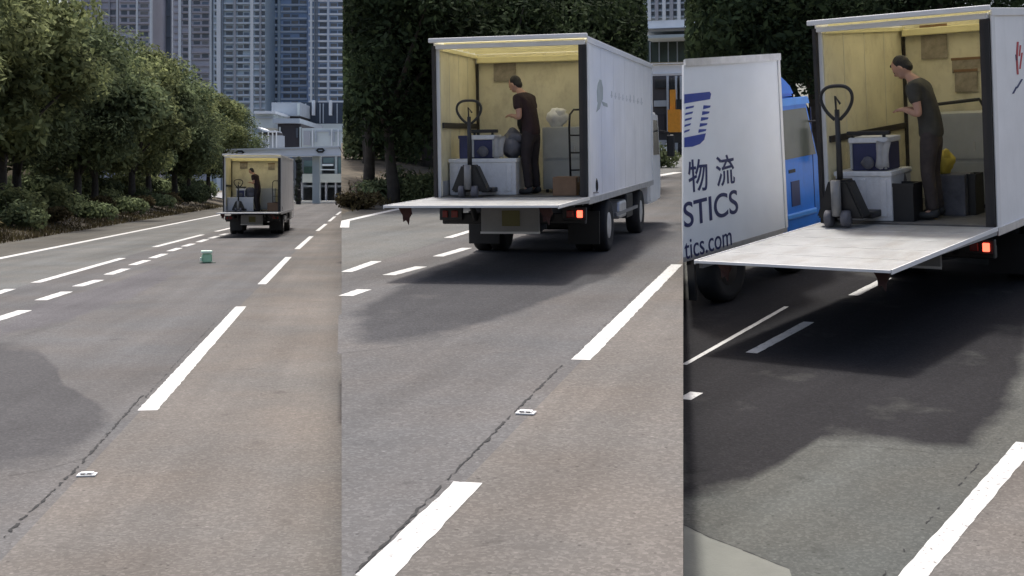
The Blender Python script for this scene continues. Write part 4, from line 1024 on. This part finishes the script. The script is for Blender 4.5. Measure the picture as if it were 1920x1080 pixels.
def machine(mtx, sx, sy, sz, label):
    e = empty('dark_machine', mtx)
    MB().box(-sx/2, sx/2, 0, sy, 0, sz, bev=.02).build('body', M['navy'], e)
    MB().box(-sx/2-.02, sx/2+.02, -.015, sy, sz+.001, sz+.07, bev=.015).build('pale_top', M['cloth'], e)
    MB().box(-sx/2-.03, sx/2+.05, -.03, .03, sz+.1, sz+.15, bev=.01).build('top_bar', M['black'], e)
    for x in (-sx/2, sx/2-.03): MB().box(x, x+.03, -.02, -.001, .02, sz).build('edge_strip', M['cab'], e)
    for x in (-sx/2+.02, sx/2-.05): MB().box(x, x+.03, .0, .03, sz+.07, sz+.1).build('bar_post', M['black'], e)
    MB().blob((0, -.03, .1), (.09, .04, .08), 3, .1).build('round_knob', M['greybag'], e, True)
    return tag(e, label, 'machine', 'dark machines on the crates')

# ------------------------------------------------------------------ people
def skin_obj(verts, edges, radii, sub=2):
    me = bpy.data.meshes.new('tmp'); me.from_pydata(verts, edges, []); o = link(bpy.data.objects.new('tmp', me))
    md = o.modifiers.new('skin', 'SKIN'); md.use_smooth_shade = True
    for i, r in enumerate(radii):
        sv = me.skin_vertices[0].data[i]; sv.radius = r if isinstance(r, tuple) else (r, r); sv.use_root = (i == 0)
    s = o.modifiers.new('sub', 'SUBSURF'); s.levels = sub; s.render_levels = sub
    dg = bpy.context.evaluated_depsgraph_get(); res = bpy.data.meshes.new_from_object(o.evaluated_get(dg)); bpy.data.objects.remove(o); return res
def unite(meshes, voxel, name, m):
    bm = bmesh.new()
    for me in meshes: bm.from_mesh(me)
    me = bpy.data.meshes.new('tmp'); bm.to_mesh(me); bm.free(); o = link(bpy.data.objects.new('tmp', me))
    r = o.modifiers.new('rm', 'REMESH'); r.mode = 'VOXEL'; r.voxel_size = voxel
    s = o.modifiers.new('sm', 'SMOOTH'); s.factor = .5; s.iterations = 3
    return eval_mesh(o, name, m)
def ell(c, r, rot=None, sub=3):
    bm = bmesh.new(); bmesh.ops.create_icosphere(bm, subdivisions=sub, radius=1)
    Mx = Matrix.Translation(c) @ (rot or Matrix.Identity(4)) @ Matrix.Diagonal((*r, 1)); bmesh.ops.transform(bm, matrix=Mx, verts=bm.verts[:])
    me = bpy.data.meshes.new('tmp'); bm.to_mesh(me); bm.free(); return me

def person_meshes(shirt_m, trouser_m, lean=.10, bow=.55, wr=(.12, .34, 1.12)):
    """faces +y; standing, head bowed, forearms forward"""
    V, E, Rd = [], [], []
    def add(p, r, par=None):
        V.append(tuple(p)); Rd.append(r)
        if par is not None: E.append((par, len(V)-1))
        return len(V)-1
    pel = add((0, 0, .95), (.135, .10)); wa = add((0, .01, 1.10), (.135, .10), pel); ch = add((0, lean*.5, 1.28), (.15, .11), wa); ut = add((0, lean*.9, 1.40), (.12, .09), ch); nk = add((0, lean*1.3, 1.49), .055, ut); hd = add((0, lean*1.6+.03, 1.56), .05, nk)
    for s in (-1, 1):
        hp = add((s*.085, 0, .87), .07, pel); kn = add((s*.10, .03, .50), .06, hp); cf = add((s*.10, .0, .34), .057, kn); an = add((s*.10, -.02, .09), .04, cf); add((s*.115, .05, .05), .042, an); add((s*.12, .15, .035), .035, len(V)-1)
        sh = add((s*.175, lean*.9, 1.395), .058, ut); el_ = add((s*.23, lean*.6-.03, 1.11), .043, sh); fm = add((s*(.23+wr[0])/2, (lean*.6-.03+wr[1])/2, (1.11+wr[2])/2), .037, el_); w_ = add((s*wr[0], wr[1], wr[2]), .026, fm)
        pm = add((s*(wr[0]-.025), wr[1]+.06, wr[2]-.005), (.036, .022), w_)
        V_pm = Vector(V[pm])
        for k in range(4):
            f0 = add(V_pm + Vector((s*(.022-.016*k), .025, -.002)), .0095, pm); f1 = add(V_pm + Vector((s*(.018-.016*k), .058-abs(k-1.4)*.006, -.014)), .009, f0); add(V_pm + Vector((s*(.014-.014*k), .074-abs(k-1.4)*.008, -.036)), .008, f1)
        t0 = add(Vector(V[w_]) + Vector((-s*.03, .035, .012)), .012, w_); add(Vector(V[w_]) + Vector((-s*.05, .07, .008)), .009, t0)
    body = skin_obj(V, E, Rd)
    HR = Matrix.Rotation(-bow, 4, 'X'); hc = Vector((0, lean*1.6+.065, 1.615))
    def hp_(p): return hc + (HR @ Vector(p).to_4d()).to_3d()
    parts = [body, ell(hc, (.075, .095, .115), HR), ell(hp_((0, .035, -.05)), (.06, .06, .065), HR), ell(hp_((0, .105, -.015)), (.013, .018, .022), HR, 2), ell(hp_((0, .075, -.075)), (.03, .025, .018), HR, 2), ell(hp_((.078, 0, -.01)), (.012, .02, .032), HR, 2), ell(hp_((-.078, 0, -.01)), (.012, .02, .032), HR, 2), ell(hp_((0, .085, .02)), (.05, .015, .012), HR, 2)]
    out = {'body': unite(parts, .0095, 'body', M['skin'])}
    # shirt: torso and short sleeves
    V, E, Rd = [], [], []
    hem = add((0, 0, .83), (.178, .14)); pel = add((0, 0, .93), (.172, .135), hem); wa = add((0, .01, 1.08), (.158, .125), pel); ch = add((0, lean*.5, 1.28), (.172, .13), wa); ut = add((0, lean*.9, 1.405), (.135, .10), ch); add((0, lean*1.15, 1.465), .075, ut)
    for s in (-1, 1):
        sh = add((s*.18, lean*.9, 1.40), .078, ut); add((s*.215, lean*.7-.01, 1.22), .07, sh)
    out['shirt'] = unite([skin_obj(V, E, Rd)], .013, 'shirt', shirt_m)
    V, E, Rd = [], [], []
    wst = add((0, .005, 1.06), (.14, .105)); pel = add((0, 0, .94), (.15, .115), wst)
    for s in (-1, 1):
        hp = add((s*.088, 0, .84), .108, pel); kn = add((s*.102, .03, .50), .078, hp); an = add((s*.102, -.015, .13), .068, kn); add((s*.102, -.012, .09), .066, an)
    out['trousers'] = unite([skin_obj(V, E, Rd)], .013, 'trousers', trouser_m)
    out['hair'] = unite([ell(hp_((0, -.030, .026)), (.0805, .089, .098), HR), ell(hp_((0, -.05, -.03)), (.072, .058, .078), HR, 2), ell(hp_((.066, -.005, .0)), (.016, .03, .05), HR, 2), ell(hp_((-.066, -.005, .0)), (.016, .03, .05), HR, 2), ell(hp_((.02, .06, .088)), (.035, .03, .02), HR, 2)], .012, 'hair', M['hair'])
    for s in (-1, 1):
        out['shoe%d' % s] = unite([ell((s*.115, .05, .045), (.05, .135, .045)), ell((s*.105, -.03, .07), (.045, .06, .06))], .012, 'shoe', M['shoe'])
        out['eye%d' % s] = unite([ell(hp_((s*.03, .088, .005)), (.012, .008, .007), HR, 2)], .004, 'eye', M['hair'])
    out['mouth0'] = unite([ell(hp_((0, .098, -.062)), (.022, .006, .005), HR, 2)], .004, 'mouth', M['brownred'])
    return out
def put_person(ms, mtx, label):
    e = link(bpy.data.objects.new('person', ms['body'])); e.matrix_world = mtx
    for k, me in ms.items():
        if k != 'body': link(bpy.data.objects.new(k.rstrip('-01'), me), e)
    return tag(e, label, 'person', 'people standing in the trucks')
PM_A = person_meshes(M['maroon'], M['trousers'], lean=.13, bow=.6, wr=(.10, .27, 1.16))
PM_B = person_meshes(M['olive'], M['btrousers'], lean=.14, bow=.8, wr=(.09, .25, 1.17))
HP = math.pi/2

def fx(G, px, py, dy, k=1.0):
    """x (from the truck's middle) of a pixel at depth dy into the truck"""
    return G[0].aty(px, py, G[2]+dy).x - G[1]
def load(G, dist, names, pj_px, pj_dy, crate, per, k=(1, 1, 1)):
    W = G[3]; hw = W/2; li = G[6]; H = G[4]
    pallet_jack(place(G, fx(G, pj_px, 380, pj_dy), pj_dy, 0, .0) @ Matrix.Diagonal((*k, 1)), 'black hand pallet jack with looped handle at the tail lift of the ' + dist)
    cx0, cx1, ch, cy = crate
    pale_crate(place(G, (cx0+cx1)/2, cy), cx1-cx0, .62, ch, 'pale crate behind the pallet jack in the ' + dist)
    return hw, li, H
# middle truck
D = 'middle truck'
load(G2, D, '', 882, -.12, (-1.02, -.02, .52, .34), None, (1.05, 1, 1.08))
machine(place(G2, -.52, .42, .535), .34, .35, .27, 'dark machine with pale top on the crate in the ' + D)
bin_crate(place(G2, -.79, .50, .535), .15, .3, .33, M['navy'], 'narrow navy bin on the crate beside the dark machine in the ' + D)
cloth(place(G2, -.29, .36, .84), 'white rag hanging by the grey bag in the ' + D, .3)
bag(place(G2, -.14, .66, .535), (.2, .2, .21), 'grey soft bag on the crate in the ' + D, 4)
e = empty('upright_tool', place(G2, -.12, 1.1, .0))
MB().tube([(0, 0, .0), (0, 0, 1.0)], .02, 8).build('pole', M['black'], e); MB().tube([(0, 0, .95), (0, 0, 1.02), (0, 0, 1.2), (0, 0, 1.25)], [.03, .055, .05, .03], 12).build('head', M['black'], e, True)
MB().box(-.09, .09, -.09, .09, -.001, .02).build('base', M['black'], e)
tag(e, 'black upright tool with thick head left of the man in the ' + D, 'tool', 'upright tools in the trucks')
put_person(PM_A, place(G2, .15, .62, 0, HP-.35), 'person in a maroon shirt and black trousers, head bowed, standing in the ' + D)
cabinet(place(G2, .52, 1.1), .62, .5, .98, 'pale grey cabinet right of the man in the ' + D)
bag(place(G2, .40, 1.3, .98), (.16, .13, .15), 'pale patterned bag on the cabinet in the ' + D, 9, 'cloth')
hand_trolley(place(G2, .90, .55, 0, .5), 'black hand trolley standing against the right wall of the ' + D)
carton(place(G2, .74, .25), .34, .3, .26, M['carton'], 'brown carton on the floor at the right of the ' + D)
notice(place(G2, fx(G2, 945, 140, 1.9), 1.955, 1.72), .36, .32, 'grey brown notice on the bulkhead above the man of the ' + D)
notice(place(G2, .90, 1.955, 1.62), .22, .4, 'narrow notice high on the bulkhead at the right of the ' + D)
# distant truck
D = 'small distant truck'
load(G1, D, '', 447, -.12, (-1.02, .0, .55, .34), None)
machine(place(G1, -.5, .42, .565), .34, .35, .27, 'dark machine with pale top on the crate in the ' + D)
bag(place(G1, -.14, .66, .565), (.2, .2, .21), 'grey soft bag on the crate in the ' + D, 5)
put_person(PM_A, place(G1, .14, .6, 0, HP-.35), 'person in dark clothes, head bowed, standing in the ' + D)
cabinet(place(G1, .5, 1.1), .6, .5, .92, 'pale grey cabinet right of the man in the ' + D)
carton(place(G1, .78, .3), .44, .3, .34, M['carton'], 'brown carton on the floor at the right of the ' + D)
hand_trolley(place(G1, .88, .75, 0, .5), 'black hand trolley at the right wall of the ' + D)
notice(place(G1, fx(G1, 457, 313, 1.9), 1.915, 1.72), .3, .26, 'left brown notice on the bulkhead of the ' + D)
notice(place(G1, fx(G1, 509, 315, 1.9), 1.915, 1.68), .26, .26, 'right brown notice on the bulkhead of the ' + D)
# right truck
D = 'rightmost truck'
xl = -.98; xr = fx(G3, 1672, 400, .1)
load(G3, D, '', 1577, -.32, (xl+.03, xr, .60, .12), None, (1.18, 1.1, 1.34))
zc = .615
machine(place(G3, fx(G3, 1629, 300, .2), .2, zc), .47, .4, .34, 'dark machine with pale top on the crate in the ' + D)
cloth(place(G3, fx(G3, 1652, 270, .14), .14, zc+.36), 'white rag hanging over the dark machine in the ' + D, .32)
bag(place(G3, fx(G3, 1676, 290, .6), .62, .0), (.17, .2, .34), 'grey soft bag on the floor beside the crate in the ' + D, 6)
put_person(PM_B, place(G3, fx(G3, 1752, 400, .5), .5, 0, HP+.1) @ Matrix.Scale(1.15, 4), 'person in an olive T-shirt, head bowed, standing in the ' + D)
cabinet(place(G3, fx(G3, 1800, 380, 1.5), 1.5), .72, .55, 1.22, 'pale grey cabinet right of the man in the ' + D)
bin_crate(place(G3, fx(G3, 1812, 395, 1.0), 1.0), .34, .3, .5, M['black'], 'black bin in front of the cabinet in the ' + D)
carton(place(G3, fx(G3, 1782, 402, .92), .92), .5, .34, .50, M['greybag'], 'grey carton on the floor behind the man in the ' + D)
bag(place(G3, fx(G3, 1768, 290, .9), .92, .50), (.13, .12, .16), 'small yellow bag on the grey carton behind the man in the ' + D, 8, 'yellowbag')
bin_crate(place(G3, fx(G3, 1700, 405, .3), .3), .3, .3, .46, M['black'], 'black bin beside the crate, in front of the man in the ' + D)
e = empty('grab_rail', place(G3, 0, 0))
a = G3[0].aty(1745, 197, G3[2]+1.35); c = G3[0].aty(1836, 186, G3[2]+1.35); dd = lambda p: (p.x-G3[1], p.y-G3[2], p.z-.95)
a_, c_ = Vector(dd(a)), Vector(dd(c))
MB().tube([a_, c_, c_ + Vector((.06, .0, -.1))], .022, 8).build('bar', M['black'], e)
MB().tube([c_ + Vector((0, 0, 0)), c_ + Vector((0, G3[6]-1.36, 0))], .016, 6).build('bracket', M['alu'], e); MB().tube([a_, a_ + Vector((0, G3[6]-1.36, 0))], .016, 6).build('bracket', M['alu'], e)
tag(e, 'black grab rail along the bulkhead of the ' + D, 'rail')
for px, py, sx, sz, lb in ((1752, 110, .36, .46, 'large brown notice above the man on the bulkhead of the '), (1812, 136, .38, .20, 'small slanted notice high on the bulkhead of the '), (1812, 172, .30, .30, 'dark notice above the cabinet on the bulkhead of the ')):
    p = G3[0].aty(px, py, G3[2]+G3[6]-.03); notice(place(G3, p.x-G3[1], G3[6]-.02, p.z-.95), sx, sz, lb + D)

# ------------------------------------------------------------------ green thing dropped on the first road
p = B1.g(388, 493); e = empty('green_tub', B1.T(p.x, p.y, .004, .25))
GT = mat('green_plastic', (0.34, 0.60, 0.40), .5, var=.12); GTW = mat('pale_green', (0.62, 0.80, 0.66), .5, var=.08)
b = MB(); rings = []
b.prism([(-.12, -.1, .0), (.12, -.1, .0), (.12, .1, .0), (-.12, .1, .0)], (0, 0, .24)); bmesh.ops.bevel(b.bm, geom=b.bm.edges[:], offset=.03, segments=2, affect='EDGES'); b.build('body', GT, e)
MB().box(-.14, .13, -.12, .12, .24, .31, bev=.02).build('lid', GTW, e); MB().box(-.165, -.125, -.06, .06, .04, .14, bev=.01).build('handle', GTW, e)
MB().box(-.19, .2, -.14, .14, .0, .012).build('base_rim', mat('dark_green', (0.03, 0.06, 0.04), .6), e)
tag(e, 'pale green tub with a lid standing on the road', 'tub')

# ------------------------------------------------------------------ blue cab truck on the third stretch
XB = -7.71
pf = B3.atx(1476, 430, XB); yF = pf.y; zb = pf.z; zT = B3.atx(1475, 109, XB).z
pr = B3.atx(S2PX+.4, 480, XB); yR = pr.y
d = B3.ray(S2PX+.4, 480); sl_ = d.x/d.y                       # the load body's rear slants along this line
e = empty('logistics_truck', B3.T(XB, yR, 0))
Lb = yF-yR; wb = -sl_*Lb                                        # width reached at the front
def plan(z, inset=0): return [(0-inset, 0+inset*2, z), (0-inset, Lb-inset, z), (-wb+inset, Lb-inset, z)]
yT = B3.atx(S2PX+.4, 112, XB).y - yR; yB = B3.atx(S2PX+.4, 505, XB).y - yR
def solid(bot, top):
    b_ = MB(); A_ = [b_.bm.verts.new(p_) for p_ in bot]; C_ = [b_.bm.verts.new(p_) for p_ in top]; n_ = len(A_)
    b_.bm.faces.new(A_); b_.bm.faces.new(C_)
    for i_ in range(n_): b_.bm.faces.new([A_[i_], A_[(i_+1) % n_], C_[(i_+1) % n_], C_[i_]])
    bmesh.ops.recalc_face_normals(b_.bm, faces=b_.bm.faces[:]); return b_
b = solid([(0, yB, zb), (0, Lb, zb), (-wb, Lb, zb)], [(0, yT, zT), (0, Lb, zT), (-wb+sl_*-yT, Lb, zT)]); body = b.build('load_body', mat('logistic_white', (0.81, 0.84, 0.86), .42, var=.05, scale=1.2, bump=.04, bscale=4), e)
b = MB(); b.prism([(.02, yT+.01, zT-.02), (.02, Lb+.02, zT-.02), (-wb*.9, Lb+.02, zT-.02)], (0, 0, .09)); b.build('roof_rail', M['alu'], body)
b = MB(); b.prism([(.003, yB, zb-.03), (.003, Lb, zb-.03), (-.06, Lb, zb-.03), (-.06, yB+.1, zb-.03)], (0, 0, .06)); b.build('bottom_rail', M['alu'], body)
MB().box(.001, .016, Lb-.06, Lb+.0, zb+.03, zT-.02).build('corner_strip', M['trim'], body)
b = MB(); b.prism([(-.12, .25, .62), (-.12, Lb+.1, .62), (-wb*.9, Lb+.1, .62)], (0, 0, zb-.66)); b.build('chassis', M['black'], e)
wheel(e, -.25, 1.25, .3, .42, 1, 'seal')
MB().box(-.1, -.05, .5, Lb-.3, .55, .75).build('side_guard', M['grey'], e)
MB().box(-.16, -.06, .32, .36, .18, .7).build('mud_flap', M['black'], e)
# blue cab
c0 = Lb+.07
b = MB(); b.prism([(-.26, c0, .5), (-.26, c0+1.5, .5), (-.26, c0+1.6, .9), (-.26, c0+1.55, 1.5), (-.26, c0+1.2, 2.45), (-.26, c0+.05, 2.5), (-.26, c0, 2.4)], (-1.0, 0, 0)); bmesh.ops.bevel(b.bm, geom=b.bm.edges[:], offset=.06, segments=2, affect='EDGES')
cabo = b.build('cab', M['blue'], e)
b = MB(); b.prism([(-.32, c0+.02, 2.48), (-.32, c0+1.0, 2.48), (-.32, c0+.85, 2.66), (-.32, c0+.5, 2.84), (-.32, c0+.15, 2.93), (-.32, c0+.02, 2.93)], (-.9, 0, 0)); bmesh.ops.bevel(b.bm, geom=b.bm.edges[:], offset=.04, segments=2, affect='EDGES'); b.build('wind_deflector', M['blue'], cabo)
b = MB(); b.prism([(-.22, c0+.02, 2.36), (-.22, c0+1.2, 2.36), (-.22, c0+1.15, 2.46), (-.22, c0+.02, 2.46)], (-.05, 0, 0)); b.build('rain_strip', mat('pale_blue', (0.06, 0.26, 0.7), .3), cabo)
MB().prism([(-.254, c0+.45, 1.62), (-.254, c0+1.4, 1.62), (-.254, c0+1.15, 2.3), (-.254, c0+.45, 2.3)], (-.02, 0, 0)).build('side_window', mat('window_olive', (0.10, 0.11, 0.09), .2, var=.1), cabo)
MB().box(-.262, -.252, c0+.6, c0+.85, .95, 1.3).build('door_handle', M['dblue'], cabo)
MB().box(-.27, -.22, c0+.4, c0+1.3, .78, .86, bev=.02).build('step_trim', MATS['pale_blue'], cabo)
MB().box(-.5, -.28, Lb+.01, c0-.005, .7, 2.3).build('gap_panel', M['dblue'], cabo)
wheel(e, -.42, c0+.75, .3, .42, 1)
for yy in (.33, 1.3): MB().box(-.262, -.2555, c0+yy, c0+yy+.012, .8, 2.3).build('door_gap', M['dblue'], cabo)
mr_ = MB().box(-.16, -.02, c0+1.36, c0+1.42, 1.5, 2.0, bev=.03).build('mirror', M['black'], cabo); MB().tube([(-.28, c0+1.2, 2.1), (-.1, c0+1.38, 2.1), (-.09, c0+1.39, 1.98)], .016, 6).build('mirror_arm', M['black'], mr_)
MB().box(-.27, -.253, c0+.55, c0+.75, 1.42, 1.47, bev=.005).build('door_handle', M['black'], cabo)
tag(e, 'white load body truck with bright blue cab and navy lettering', 'truck')
def yz(px, py): q = B3.atx(px, py, XB); return (q.y-yR, q.z)
def decal(polys, m, name):
    b = MB()
    for P in polys: b.prism([(.0008, y, z) for y, z in P], (.003, 0, 0))
    return b.build(name, m, body)
decal([[yz(*q) for q in ((1283, 177), (1330, 172), (1333, 176), (1331, 186), (1283, 194))]], M['logoblue'], 'logo_top')
decal([[yz(*q) for q in ((1283, 258), (1323, 250), (1320, 262), (1312, 270), (1298, 275), (1283, 276))]], M['logoblue'], 'logo_bottom')
decal([[yz(a, 201+i*11 - .1*(a-1283)), yz(b_, 198+i*11), yz(b_-1, 201.5+i*11), yz(a-1, 205+i*11)] for i in range(5) for a, b_ in ((1286-i*.6, 1301-i*2), (1319-i*2.2, 1332-i*2))], M['logoblue'], 'logo_stripes')
def text(body_, p0, p1, hpx, m, name, off=0.0, font_sz=1.0):
    """lettering on the side from pixel p0 (baseline left) to p1 (baseline right)"""
    cu = bpy.data.curves.new('t', 'FONT'); cu.body = body_; cu.size = 1.0; cu.extrude = .002; cu.offset = off
    o = link(bpy.data.objects.new('t', cu)); me = eval_mesh(o, name, m, False)
    co = np.empty(len(me.vertices)*3, np.float32); me.vertices.foreach_get('co', co); co = co.reshape(-1, 3)
    a, b_ = yz(*p0), yz(*p1); top = yz(p0[0], p0[1]-hpx)
    x0, x1 = co[:, 0].min(), co[:, 0].max(); y0, y1 = 0.0 if name != 'cjk' else co[:, 1].min(), co[:, 1].max()
    u = (co[:, 0]-x0)/(x1-x0); v = (co[:, 1]-y0)/(y1-y0)
    new = np.stack([.003 + co[:, 2], a[0]+(b_[0]-a[0])*u, a[1]+(b_[1]-a[1])*u + (top[1]-a[1])*v], axis=1).astype(np.float32)
    me.vertices.foreach_set('co', new.reshape(-1)); me.update()
    return link(bpy.data.objects.new('lettering', me), body)
text('物', (1292, 361), (1328, 357), 62, M['ink'], 'cjk', .007); text('流', (1344, 351), (1378, 344), 58, M['ink'], 'cjk', .007)
text('STICS', (1283, 427), (1384, 398), 47, M['ink'], 'lettering', .008)
text('tics.com', (1284, 487), (1372, 459), 36, M['ink'], 'lettering', .0)
